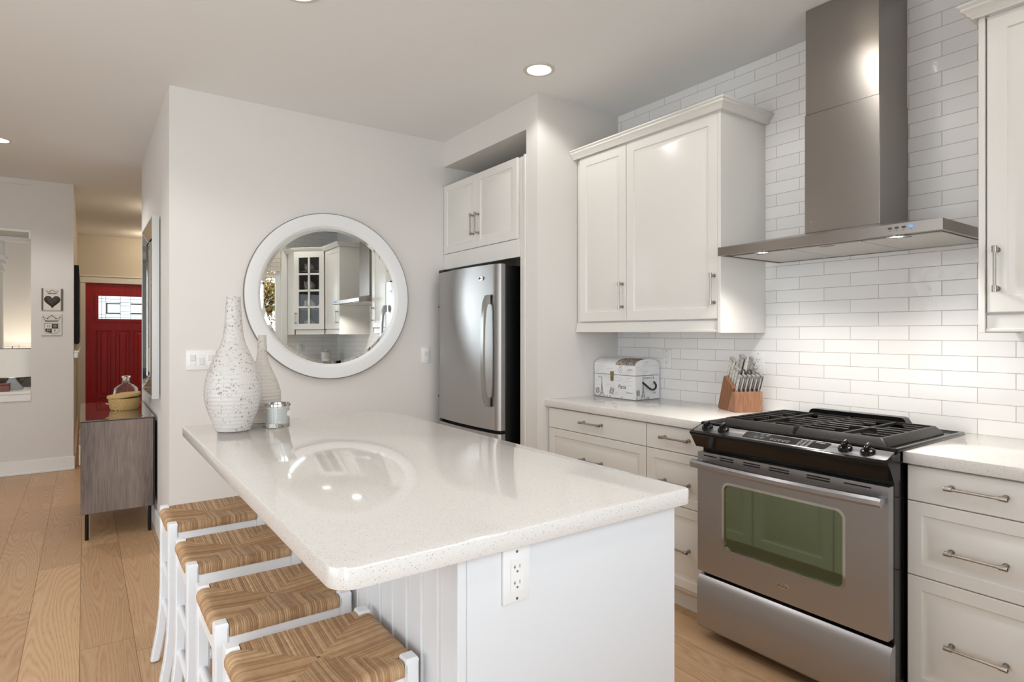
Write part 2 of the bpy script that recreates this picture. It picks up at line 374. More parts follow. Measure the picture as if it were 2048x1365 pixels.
    bm = B(); box(bm, -.085, .012, 10.675, 10.7, 0, 2.04, .004); box(bm, .916, 1.02, 10.675, 10.7, 0, 2.04, .004); box(bm, -.085, 1.04, 10.67, 10.7, 2.045, 2.135, .004); box(bm, -.085, 1.06, 10.655, 10.7, 2.135, 2.155, .004); struct('trim_door', bm, trim_paint)
    bm = B(); box(bm, -.085, -.07, 7.31, 10.66, 0, .13, .003); struct('baseboard_entry', bm, trim_paint)
    bm = B(); box(bm, -.085, -.05, 7.16, 9.6, 1.07, 1.12, .006); box(bm, -.085, -.04, 7.16, 9.6, 1.12, 1.14, .006); struct('trim_ledge', bm, trim_paint)
    # living room far wall
    bm = B(); box(bm, XL, -.2, 10.7, 10.82, 0, ZC); struct('wall_living_far', bm, wall_paint)
def win(name, ax, a, b, c, z0, z1, mull, transom):
    f = (lambda u, d: (u, c+d)) if ax == 'y' else (lambda u, d: (c+d, u))
    def bar(bm, u0, u1, v0, v1, d=.03):
        p, q = f(u0, -d), f(u1, d); box(bm, min(p[0], q[0]), max(p[0], q[0]), min(p[1], q[1]), max(p[1], q[1]), v0, v1, .003)
    bm = B(); w = .055
    bar(bm, a, a+w, z0, z1); bar(bm, b-w, b, z0, z1); bar(bm, a+w, b-w, z0, z0+w); bar(bm, a+w, b-w, z1-w, z1)
    for m in mull: bar(bm, m-w/2, m+w/2, z0+w, z1-w)
    if transom: bar(bm, a+w, b-w, transom, transom+w)
    o = struct(name, bm, trim_paint)
    bm = B(); p, q = f(a+w, -.003), f(b-w, .003); box(bm, min(p[0], q[0]), max(p[0], q[0]), min(p[1], q[1]), max(p[1], q[1]), z0+w, z1-w)
    obj('pane', bm, pane_mat, o)
def thin_glass():
    k = NT('window_pane'); t = k.n('ShaderNodeBsdfTransparent'); g = k.n('ShaderNodeBsdfGlossy'); g.inputs['Roughness'].default_value = 0
    fr = k.n('ShaderNodeFresnel'); fr.inputs[0].default_value = 1.35; mx = k.n('ShaderNodeMixShader'); k.l(fr.outputs[0], mx.inputs[0]); k.l(t.outputs[0], mx.inputs[1]); k.l(g.outputs[0], mx.inputs[2])
    k.l(mx.outputs[0], k.t.nodes['Material Output'].inputs[0]); return k.m
pane_mat = thin_glass()
shell()

# red entry door
def entry_door():
    x0, x1, y, z1 = .0075, .9205, 10.735, 2.0445; gx0, gx1, gz0, gz1 = .162, .766, 1.513, 1.865
    f = lambda u, v, w: Vector((u, w, v)); bm = B()
    holed(bm, [(x0, .003), (x1, .003), (x1, z1), (x0, z1)], [(gx0, gz0), (gx1, gz0), (gx1, gz1), (gx0, gz1)], f, y, y+.044)
    d = struct('door_1', bm, red_paint)
    for a in (.143, .374, .605):
        bm = B(); L = [ring(bm, [(a+i if k in (0, 3) else a+.191-i, y - e, .35+i if k < 2 else 1.36-i) for k in range(4)]) for i, e in ((0, .0005), (.004, .016), (.014, .016), (.02, .003), (.05, .003), (.062, .012))]
        for p, q in zip(L, L[1:]): bridge(bm, p, q)
        bm.faces.new(L[-1]); obj('panel', bm, red_paint, d)
    bm = B(); holed(bm, rrect(gx0-.035, gx1+.035, gz0-.035, gz1+.035, .004, 1), rrect(gx0+.006, gx1-.006, gz0+.006, gz1-.006, .002, 1), f, y-.016, y); obj('glass_moulding', bm, red_paint, d)
    bm = B(); box(bm, gx0, gx1, y+.014, y+.022, gz0, gz1); g = obj('leaded_pane', bm, art_glass(), d)
    bm = B(); fr = lambda a: gx0 + a*(gx1-gx0); fz = lambda a: gz1 - a*(gz1-gz0)
    for a in (.075, .16, .46, .675, .965-.0): box(bm, fr(a)-.002, fr(a)+.002, y+.008, y+.014, gz0, gz1)
    for a in (.13, .27, .8, .92): box(bm, gx0, gx1, y+.009, y+.013, fz(a)-.002, fz(a)+.002)
    for a, b in ((.16, .46), (.675, .965)):
        for s in (.33, .74): box(bm, fr(a), fr(b), y+.008, y+.014, fz(s)-.008, fz(s)+.008)
        e = fr(a)+.012 if a < .3 else fr(b)-.012; box(bm, e-.008, e+.008, y+.008, y+.014, fz(.74), fz(.33))
    for s in (.42, .66): box(bm, fr(.46), fr(.675), y+.008, y+.014, fz(s)-.002, fz(s)+.002)
    obj('lead_came', bm, pm('lead', (96, 98, 98), .5, .6), d)
    bm = B()
    for z in (.35, 1.7): cyl(bm, (x0-.002, y-.004, z-.05), (x0-.002, y-.004, z+.05), .007, n=10)
    obj('hinge', bm, black_metal, d)
entry_door()

# ------------------------------------------------------------------ kitchen island
def island():
    t = thing('kitchen_island', 'white kitchen island base with flat end panel and grooved beadboard side under overhanging top', 'island', (.93, 1.95, 0))
    bm = B(); box(bm, .617, 1.235, 1.04, 2.84, .1, .872); box(bm, .64, 1.19, 1.06, 2.82, 0, .1); obj('body', bm, cab, t)
    bm = B(); box(bm, .617, 1.243, 1.018, 1.0398, 0, .8735, .0015); obj('end_panel', bm, island_white, t)
    bm = B(); box(bm, .596, .6165, 1.018, 1.045, 0, .8735, .002); obj('corner_post', bm, island_white, t)
    # beadboard: boards with paired beads facing the stools
    bm = B(); prof = []; y = 1.046; pitch = .0755
    while y < 2.83:
        e = min(y+pitch, 2.835)
        prof += [(.604, y), (.604, e-.0175), (.6085, e-.0165), (.6085, e-.0155), (.604, e-.0145), (.6005, e-.013), (.5995, e-.011), (.6005, e-.009), (.604, e-.0075), (.6085, e-.0065), (.6085, e-.0045), (.604, e-.0015)]; y += pitch
    prism(bm, prof + [(.6165, 2.835), (.6165, 1.046)], lambda u, v, w: Vector((u, v, w)), .012, .8735); obj('beadboard', bm, pm('beadboard_paint', (232, 233, 234), .4), t)
    for y0 in (1.07, 1.52, 1.97, 2.42):
        bm = B(); panel(bm, (1.2545, y0, .705), (0, 1, 0), (0, 0, 1), (1, 0, 0), .446, .155, raised=False); d = obj('drawer', bm, cab, t); handle(d, (1.2545, y0+.145, .78), (1.2545, y0+.305, .78), (.032, 0, 0))
        bm = B(); panel(bm, (1.2545, y0, .105), (0, 1, 0), (0, 0, 1), (1, 0, 0), .446, .595); d = obj('door', bm, cab, t); handle(d, (1.2545, y0+.04, .5), (1.2545, y0+.04, .65), (.032, 0, 0))
    slab('island_countertop', 'white speckled quartz island top with rounded corners reflecting the round mirror', .338, 1.27, .985, 2.895, [.2, .02, .045, .02])
def slab(name, label, x0, x1, y0, y1, r):
    bm = B(); out = rrect(x0, x1, y0, y1, r, 10); cx, cy = (x0+x1)/2, (y0+y1)/2; rs = []
    for i, z in ((.004, .874), (.0012, .8752), (0, .878), (0, .910), (.0012, .9128), (.004, .914)):
        rs.append(ring(bm, [(x + (i if x < cx else -i), y + (i if y < cy else -i), z) for x, y in out]))
    for a, b in zip(rs, rs[1:]): bridge(bm, a, b)
    bm.faces.new(rs[0][::-1]); bm.faces.new(rs[-1]); return tag(obj(name, bm, quartz_mat), label, 'countertop')
island()

def outlet(label, M, tabs=True, name='electrical_outlet', double=True):
    """Decora duplex receptacle in frame M (x right, y up, z out)."""
    t = thing(name, label, 'outlet'); ROOT[t.name] = Matrix.Identity(4)
    P = lambda x, y, z: M @ Vector((x, y, z))
    def bx(bm, x0, x1, y0, y1, z0, z1, b=0): box(bm, x0, x1, y0, y1, z0, z1, b)
    def add(n, bm, m): bm.transform(M); return obj(n, bm, m, t)
    t.location = M.translation; ROOT[t.name] = Matrix.Translation(M.translation)
    bm = B(); box(bm, -.035, .035, -.057, .057, 0, .006, .0025, 2); add('cover_plate', bm, white_plastic)
    bm = B(); box(bm, -.0165, .0165, -.0335, .0335, .006, .0078, .001); rc = add('receptacle', bm, white_plastic)
    bm = B()
    for s in (.0165, -.0165):
        box(bm, -.0075, -.0058, s-.003, s+.0055, .0076, .0081); box(bm, -.0095, -.004, s+.0006, s+.002, .0076, .0081); box(bm, .0055, .007, s-.002, s+.0055, .0076, .0081); cyl(bm, (0, s-.0085, .0076), (0, s-.0085, .0081), .0026, n=10)
    bm.transform(M); obj('slot', bm, pm('slot_grey', (120, 118, 116), .5), rc)
    for s in (.049, -.049):
        bm = B(); cyl(bm, (0, s, .0058), (0, s, .0068), .003, n=12); add('screw', bm, nickel)
outlet('white duplex outlet on the island end panel under the countertop edge', frame_M((.7345, 1.018, .808), (1, 0, 0), (0, 0, 1)))
outlet('white duplex outlet on the tile wall just beside the printed trunk', frame_M((2.8665, 2.405, 1.155), (0, -1, 0), (0, 0, 1)))
outlet('white outlet on the tile wall half hidden behind the knife handles', frame_M((2.8665, 1.80, 1.155), (0, -1, 0), (0, 0, 1)))
outlet('white outlet on the tiled back wall seen only inside the round mirror', frame_M((2.35, YB+.0005, 1.13), (-1, 0, 0), (0, 0, 1)))

def switch(label, x0, x1, z0, z1, n):
    cx, cz = (x0+x1)/2, (z0+z1)/2; t = thing('light_switch', label, 'switch', (cx, YM, cz)); w, h = (x1-x0)/2, (z1-z0)/2
    bm = B(); box(bm, cx-w, cx+w, YM-.007, YM-.0003, cz-h, cz+h, .003, 2); obj('cover_plate', bm, white_plastic, t)
    for i in range(n):
        c = cx + (i-(n-1)/2)*.046; bm = B(); box(bm, c-.0165, c+.0165, YM-.0085, YM-.006, cz-.0335, cz+.0335, .001); r = obj('rocker', bm, white_plastic, t)
        bm = B(); box(bm, c-.014, c+.014, YM-.012, YM-.008, cz-.004 if i != 1 else cz-.029, cz+.029 if i != 1 else cz+.012, .002); obj('paddle', bm, pm('switch_grey', (226, 226, 224), .35), r)
switch('wide three-gang white light switch on the wall beside the tall vase', .483, .642, 1.095, 1.211, 3)
switch('single white light switch on the wall beside the refrigerator door', 2.006, 2.071, 1.092, 1.204, 1)

# ------------------------------------------------------------------ bar stools
def stool():
    t = thing('bar_stool', 'nearest bar stool, whole woven rush seat square in view at the bottom edge', 'bar stool', (.419, 1.318, 0), 0, 'white rush-seat bar stools along the island')
    hx, hy, lx, ly, zt = .168, .152, .032, .036, .612
    rnd = random.Random(3); bm = B(); lay = bm.verts.layers.float.new('strand')
    def prof(d, half):                                   # distance from the middle -> height, then over the edge
        return zt - .014 + .012*min(1, d/half)**1.5
    for ax in (0, 1):
        half, lim, far = (hx, hy-ly-.002, hx-lx-.002) if ax == 0 else (hy, hx-lx-.002, hy-ly-.002)
        n = int(2*lim/.0050)
        for sg in (-1, 1):
            for i in range(n):
                c = -lim + (i+.5)*2*lim/n + rnd.uniform(-.0006, .0006); s0 = max(.003, far*abs(c)/lim - rnd.uniform(.001, .007)); s0 = min(s0, half-.022)
                col = rnd.random()*.56 + .2; r = .0031*rnd.uniform(.98, 1.25); wob = rnd.uniform(-.0012, .0012)
                pts = [(s0 + (half-.014-s0)*j/6, prof(s0 + (half-.014-s0)*j/6, half), wob*math.sin(PI*j/6)) for j in range(7)]
                zc = pts[-1][1] - .014
                pts += [(half-.014 + .014*math.sin(a), zc + .014*math.cos(a), 0) for a in (.4, .8, 1.2, PI/2)] + [(half, zt-.027, 0), (half-.012, zt-.031, 0)]
                prev = None
                for j, (d, z, w) in enumerate(pts):
                    a = pts[max(j-1, 0)]; b = pts[min(j+1, len(pts)-1)]; td, tz = b[0]-a[0], b[1]-a[1]; ln = math.hypot(td, tz) or 1; nd, nz = -tz/ln, td/ln
                    if nz < -.2 and j < 11: nd, nz = -nd, -nz
                    row = []
                    for q in range(5):
                        an = PI*q/4; o_ = math.cos(an)*r*1.06; h_ = math.sin(an)*r
                        dd, zz, cc = (d + nd*h_)*sg, z + nz*h_, c + w + o_
                        v = bm.verts.new((dd, cc, zz) if ax == 0 else (cc, dd, zz)); v[lay] = col; row.append(v)
                    if prev:
                        for q in range(4): bm.faces.new((prev[q], prev[q+1], row[q+1], row[q]))
                    prev = row
    # packing beneath the strands
    v0 = len(bm.verts); box(bm, -hx+.004, hx-.004, -hy+ly+.001, hy-ly-.001, zt-.030, zt-.019); box(bm, -hx+lx+.001, hx-lx-.001, -hy+.004, hy-.004, zt-.030, zt-.019)
    obj('seat', bm, rush_mat, t, local=True, angle=60)
    for sx in (-1, 1):
        for sy in (-1, 1):
            bm = B(); rs = []
            for z, off, k in ((.0, .034, .9), (.05, .024, 1), (.12, .012, 1), (.2, .004, 1), (.3, 0, 1), (.598, 0, 1), (.606, 0, .93), (.6105, 0, .8)):
                cx, cy = sx*(hx-lx/2+off*(1 if sx < 0 else 0)), sy*(hy-ly/2); rs.append(ring(bm, [(cx+a*lx/2*k, cy+b*ly/2*k, z+.006) for a, b in ((-1, -1), (1, -1), (1, 1), (-1, 1))]))
            for a, b in zip(rs, rs[1:]): bridge(bm, a, b)
            bm.faces.new(rs[0][::-1]); bm.faces.new(rs[-1]); bmesh.ops.bevel(bm, geom=[e for e in bm.edges if abs(e.verts[0].co.z-e.verts[1].co.z) > .02], offset=.004, segments=2, affect='EDGES')
            leg = obj('leg', bm, stool_white, t, local=True)
            bm = B(); ox = sx*(hx-lx/2+(.034 if sx < 0 else 0)); cyl(bm, (ox, sy*(hy-ly/2), 0), (ox, sy*(hy-ly/2), .008), .011, n=12); obj('foot_glide', bm, pm('grey_felt', (120, 120, 122), .8), leg, local=True)
    for s in (-1, 1):
        bm = B(); box(bm, -hx+lx, hx-lx, s*(hy-.016)-.010, s*(hy-.016)+.010, .528, .581, .002); obj('seat_rail', bm, stool_white, t, local=True)
        bm = B(); box(bm, s*(hx-.016)-.010, s*(hx-.016)+.010, -hy+ly, hy-ly, .528, .581, .002); obj('seat_rail', bm, stool_white, t, local=True)
        for z in (.385, .235):
            bm = B(); cyl(bm, (s*(hx-.016), -hy+ly-.004, z), (s*(hx-.016), hy-ly+.004, z), .0115, n=14); obj('rung', bm, stool_white, t, local=True)
        for z in (.33, .19):
            bm = B(); cyl(bm, (-hx+lx-.004, s*(hy-.018), z), (hx-lx+.004, s*(hy-.018), z), .0115, n=14); obj('rung', bm, stool_white, t, local=True)
    dup(t, (.419, 1.717, 0), 'second bar stool from the camera, seat corner tucked beneath the island top corner')
    dup(t, (.417, 2.172, 0), 'third bar stool from the camera, between two others, rush seat half under island')
    dup(t, (.415, 2.645, 0), 'farthest bar stool, last in the row, nearest the mirror wall')
stool()

# ------------------------------------------------------------------ base cabinets and worktops
def base_cab(label, y0, y1, top=.866, hand=True):
    t = thing('base_cabinet', label, 'cabinet', (2.55, (y0+y1)/2, 0))
    bm = B(); box(bm, 2.29, XW-.004, y0+.0005, y1-.0005, .1, .872); obj('carcass', bm, cab, t)
    bm = B(); box(bm, 2.335, 2.35, y0+.0005, y1-.0005, 0, .118); obj('plinth', bm, cab, t)
    for z0, z1, r, hz in ((.7495, .866, False, .814), (.4995, .7465, True, .607), (.121, .4965, True, .305)):
        bm = B(); panel(bm, (2.27, y1-.0015, z0), (0, -1, 0), (0, 0, 1), (-1, 0, 0), y1-y0-.003, z1-z0, raised=r, stile=.042); d = obj('drawer', bm, cab, t)
        c = (y0+y1)/2; handle(d, (2.27, c+.082, hz), (2.27, c-.082, hz), (-.032, 0, 0))
base_cab('wide white three-drawer base cabinet under the printed trunk', 2.038, 2.80)
base_cab('narrow white three-drawer base cabinet between wide cabinet and gas range', 1.655, 2.036)
base_cab('white three-drawer base cabinet on the near side of the gas range', .478, .878)
bm = B(); box(bm, 2.28, 2.30, 2.80, 2.8145, 0, .872, .001); tag(obj('filler_strip', bm, cab), 'thin white filler strip closing the cabinet run against the drywall pillar', 'filler')
def worktop(label, y0, y1):
    bm = B(); box(bm, 2.25, XW-.0005, y0, y1, .874, .914, .003, 2); tag(obj('worktop', bm, quartz_mat), label, 'countertop')
worktop('white speckled quartz worktop carrying trunk and knife block', 1.648, 2.8145)
worktop('white speckled quartz worktop on the near side of the gas range', -.447, .883)

# ------------------------------------------------------------------ wall cabinets
CROWN = [(0, 0), (-.012, 0), (-.014, .006), (-.022, .012), (-.026, .02), (-.036, .028), (-.036, .036), (-.044, .042), (-.044, .05), (0, .05)]
def crown(bm, path, z):
    """Mitred moulding following a horizontal path; the profile grows outward (to the left of travel)."""
    P = [Vector((x, y, 0)) for x, y in path]; rs = []
    for i, p in enumerate(P):
        d0 = (P[i]-P[i-1]).normalized() if i else (P[1]-P[0]).normalized(); d1 = (P[i+1]-P[i]).normalized() if i < len(P)-1 else d0
        n0, n1 = Vector((-d0.y, d0.x, 0)), Vector((-d1.y, d1.x, 0)); m = (n0+n1).normalized(); k = 1/max(.3, m.dot(n0))
        rs.append(ring(bm, [p + m*(-o*k) + Vector((0, 0, z+h)) for o, h in CROWN]))
    for a, b in zip(rs, rs[1:]): bridge(bm, a, b)
    bm.faces.new(rs[0][::-1]); bm.faces.new(rs[-1]); return bm
def wall_cab(label, y0, y1, doors, near_end=True):
    t = thing('wall_cabinet', label, 'cabinet', (2.67, (y0+y1)/2, 1.313)); xf = 2.49
    bm = B(); box(bm, xf+.0205, XW-.001, y0+.019, y1-.001, 1.375, 2.386); obj('carcass', bm, cab, t)
    ye = y0 if near_end else y1
    e0, e1 = (y0, y0+.018) if near_end else (y1-.018, y1)
    bm = B(); box(bm, xf-.002 if near_end else xf-.004, XW-.001, e0, e1, 1.313, 2.386, .001); obj('side_panel', bm, cab, t)
    for a, b, hy in doors:
        bm = B(); panel(bm, (xf, b-.0015, 1.381), (0, -1, 0), (0, 0, 1), (-1, 0, 0), b-a-.003, 1.0035, stile=.055); d = obj('door', bm, cab, t); handle(d, (xf, hy, 1.449), (xf, hy, 1.603), (-.032, 0, 0))
    v0, v1 = (y0+.019, y1) if near_end else (y0, y1-.019)
    bm = B(); box(bm, xf+.006, xf+.024, v0, v1, 1.316, 1.374, .003); box(bm, xf+.0, xf+.006, v0, v1, 1.3165, 1.328, .002); obj('light_rail', bm, cab, t)
    bm = B()
    crown(bm, [(xf-.006, 2.812), (xf-.006, y0-.004), (XW-.002, y0-.004)][::-1] if near_end else [(XW-.002, y1+.004), (xf-.006, y1+.004), (xf-.006, y0)][::-1], 2.386)
    obj('crown_moulding', bm, cab, t); return t
wall_cab('white two-door wall cabinet with crown moulding between fridge pillar and hood', 1.762, 2.812, ((2.383, 2.775, 2.408), (1.779, 2.383, 1.799)))
wall_cab('white single-door wall cabinet on the near side of the range hood', .180, .742, ((.18, .722, .69),), False)

def fridge_cab():
    t = thing('fridge_cabinet', 'white two-door cabinet above the refrigerator inside the drywall niche', 'cabinet', (2.5, 3.45, 1.78)); xf = 2.19
    bm = B(); box(bm, xf+.0205, XW-.002, 3.0, 3.952, 1.86, 2.405); obj('carcass', bm, cab, t)
    for a, b, hy in ((3.494, 3.950, 3.524), (3.016, 3.492, 3.462)):
        bm = B(); panel(bm, (xf, b-.001, 1.9), (0, -1, 0), (0, 0, 1), (-1, 0, 0), b-a-.002, .507, stile=.05); d = obj('door', bm, cab, t); handle(d, (xf, hy, 1.985), (xf, hy, 2.135), (-.032, 0, 0))
    bm = B(); box(bm, xf+.002, xf+.02, 3.0, 3.952, 1.785, 1.897, .002); obj('valance', bm, cab, t)
    bm = B(); box(bm, xf+.012, xf+.03, 2.948, 2.999, 0, 2.404, .001); obj('filler', bm, cab, t)
    bm = B(); box(bm, xf-.002, XW-.002, 2.9295, 2.9475, 0, 2.406, .001); obj('side_panel', bm, cab, t)
fridge_cab()

# corner of the kitchen behind the camera, seen in the round mirror
def corner_cab():
    t = thing('corner_cabinet', 'diagonal corner cabinet with eight-pane glass door seen inside the round mirror', 'cabinet', (2.6, -.1, 1.313))
    A, Bq = Vector((2.49, .178, 0)), Vector((2.19, -.122, 0)); u = (Bq-A).normalized(); n = Vector((-u.y, u.x, 0)); n = n if n.x < 0 else -n
    W_ = (Bq-A).length; zb, zt = 1.375, 2.386
    bm = B(); box(bm, XW-.02, XW-.001, YB+.001, .178, zb, zt); box(bm, 2.19, XW-.02, YB+.001, YB+.018, zb, zt); box(bm, 2.19, 2.205, YB+.018, -.122, zb-.06, zt); box(bm, 2.49, XW-.02, .165, .178, zb, zt)
    for z in (zb, 1.63, 1.88, 2.13, zt-.018): prism(bm, [(2.205, YB+.018), (XW-.02, YB+.018), (XW-.02, .165), (2.5, .165), (2.205, -.13)], lambda a, b, w: Vector((a, b, w)), z, z+.016)
    obj('carcass', bm, pm('cabinet_inside', (104, 104, 106), .6), t)
    bm = B(); box(bm, 2.1835, 2.1895, YB+.001, -.116, zb-.06, zt); obj('side_panel', bm, cab, t)
    bm = B(); a, b = .05, .05; F = lambda s, z, d: A + u*s + n*d + Vector((0, 0, z)); hs = []
    def bar(s0, s1, z0, z1, d0=.002, d1=.021):
        r0 = ring(bm, [F(s, z, d0) for s, z in ((s0, z0), (s1, z0), (s1, z1), (s0, z1))]); r1 = ring(bm, [F(s, z, d1) for s, z in ((s0, z0), (s1, z0), (s1, z1), (s0, z1))]); bridge(bm, r0, r1); bm.faces.new(r0[::-1]); bm.faces.new(r1)
    bar(.004, .07, zb+.006, zt); bar(W_-.07, W_-.004, zb+.006, zt); bar(.07, W_-.07, zb+.006, zb+.08); bar(.07, W_-.07, zt-.075, zt); bar(W_/2-.012, W_/2+.012, zb+.08, zt-.075)
    for k in range(1, 4): z = zb+.08 + (zt-.155-zb)*k/4; bar(.07, W_-.07, z-.012, z+.012)
    d = obj('glass_door', bm, cab, t)
    bm = B(); bar(.072, W_-.072, zb+.082, zt-.077, .004, .008); obj('pane', bm, pane_mat, d)
    handle(d, F(W_-.035, 1.45, .021), F(W_-.035, 1.6, .021), n*.032)
    bm = B(); crown(bm, [(2.49, .178), (2.19, -.122), (2.19, YB+.002)][::-1], zt) if False else crown(bm, [(2.183, YB+.002), (2.19, -.122), (2.484, .178)], zt); obj('crown_moulding', bm, cab, t)
    bm = B(); prism(bm, [(2.2, -.128), (2.485, .16), (2.5, .145), (2.215, -.143)], lambda a, b, w: Vector((a, b, w)), 1.316, 1.374); obj('light_rail', bm, cab, t)
corner_cab()
porcelain = pm('white_porcelain', (232, 228, 222), .15)
def teapot(label, loc, s, rotz, plain):
    t = thing('teapot', label, 'teapot', loc, rotz, 'teapots in the glass corner cabinet')
    m = porcelain if plain else fabric_mats['teapot']
    bm = B(); lathe(bm, [(.035*s, 0), (.055*s, .012*s), (.07*s, .045*s), (.062*s, .08*s), (.035*s, .1*s)], n=24); obj('body', bm, m, t, local=True)
    bm = B(); lathe(bm, [(.037*s, .099*s), (.03*s, .112*s), (.008*s, .12*s), (.008*s, .126*s), (.012*s, .132*s), (.004*s, .138*s)], n=20); obj('lid', bm, m, t, local=True)
    bm = B(); tube(bm, [(.06*s, 0, .035*s), (.085*s, 0, .045*s), (.1*s, 0, .075*s), (.115*s, 0, .095*s)], [.016*s, .013*s, .009*s, .007*s], 10); obj('spout', bm, m, t, local=True)
    bm = B(); tube(bm, [(-.06*s, 0, .075*s), (-.09*s, 0, .085*s), (-.105*s, 0, .06*s), (-.09*s, 0, .035*s), (-.063*s, 0, .03*s)], .006*s, 8); obj('handle', bm, m, t, local=True)
fabric_mats = {'teapot': fabric('floral_porcelain', (236, 230, 222), (150, 138, 130), 30)}
def cup(label, loc, s, rotz, group=None):
    t = thing('teacup', label, 'cup', loc, rotz, group)
    bm = B(); lathe(bm, [(.022*s, 0), (.03*s, .008*s), (.04*s, .06*s), (.037*s, .06*s), (.026*s, .01*s)], n=20); obj('bowl', bm, porcelain, t, local=True)
    bm = B(); tube(bm, [(.036*s, 0, .05*s), (.058*s, 0, .05*s), (.06*s, 0, .028*s), (.034*s, 0, .02*s)], .004*s, 8); obj('handle', bm, porcelain, t, local=True)
for k, (z, s, rz, pl, lb) in enumerate(((2.146, .95, 2.4, False, 'patterned teapot on the topmost shelf of the glass corner cabinet'), (1.896, 1.1, 2.35, False, 'round patterned teapot on the second shelf down in the glass cabinet'),
                                        (1.646, 1.15, 2.3, True, 'plain white teapot on the third shelf of the glass corner cabinet'), (1.391, 1.05, 2.36, False, 'patterned teapot on the bottom shelf of the glass corner cabinet'))):
    teapot(lb, (2.385, -.13, z), s, rz, pl)
cup('white cup beside the plain teapot inside the glass corner cabinet', (2.50, -.02, 1.646), 1., 1.)
cup('white cup on the counter behind the camera, first of two in the mirror', (2.42, -.18, .914), 1.35, 0)
cup('white cup on the counter behind the camera, second of two in the mirror', (2.56, .0, .914), 1.35, .4)
t = thing('canister', 'white lidded canister behind the cups in the round mirror', 'canister', (2.62, -.2, .914)); bm = B(); lathe(bm, [(.05, 0), (.058, .01), (.06, .15)], n=24); obj('body', bm, porcelain, t, local=True); bm = B(); lathe(bm, [(.063, .15), (.06, .165), (.012, .18), (.012, .2)], n=24); obj('lid', bm, porcelain, t, local=True)
bm = B(); lathe(bm, [(.03, .914), (.05, .93), (.02, .955), (.008, .965)], (2.40, -.02, 0), 20); tag(obj('butter_dish', bm, porcelain), 'small domed white dish in front of the cups in the mirror', 'dish')
t = thing('roman_blind', 'folded pale roman blind at the top of the window in the mirror', 'blind', (1.05, YB, 2.4)); bm = B(); lin_m = pm('blind_linen', (214, 206, 194), .9)
for k in range(4): box(bm, .11, 2.09, YB+.02+.006*k, YB+.03+.006*k, 2.16+.055*k, 2.44, .003)
obj('fabric', bm, lin_m, t); bm = B(); box(bm, .1, 2.1, YB+.02, YB+.06, 2.44, 2.49, .003); obj('head_rail', bm, trim_paint, t)

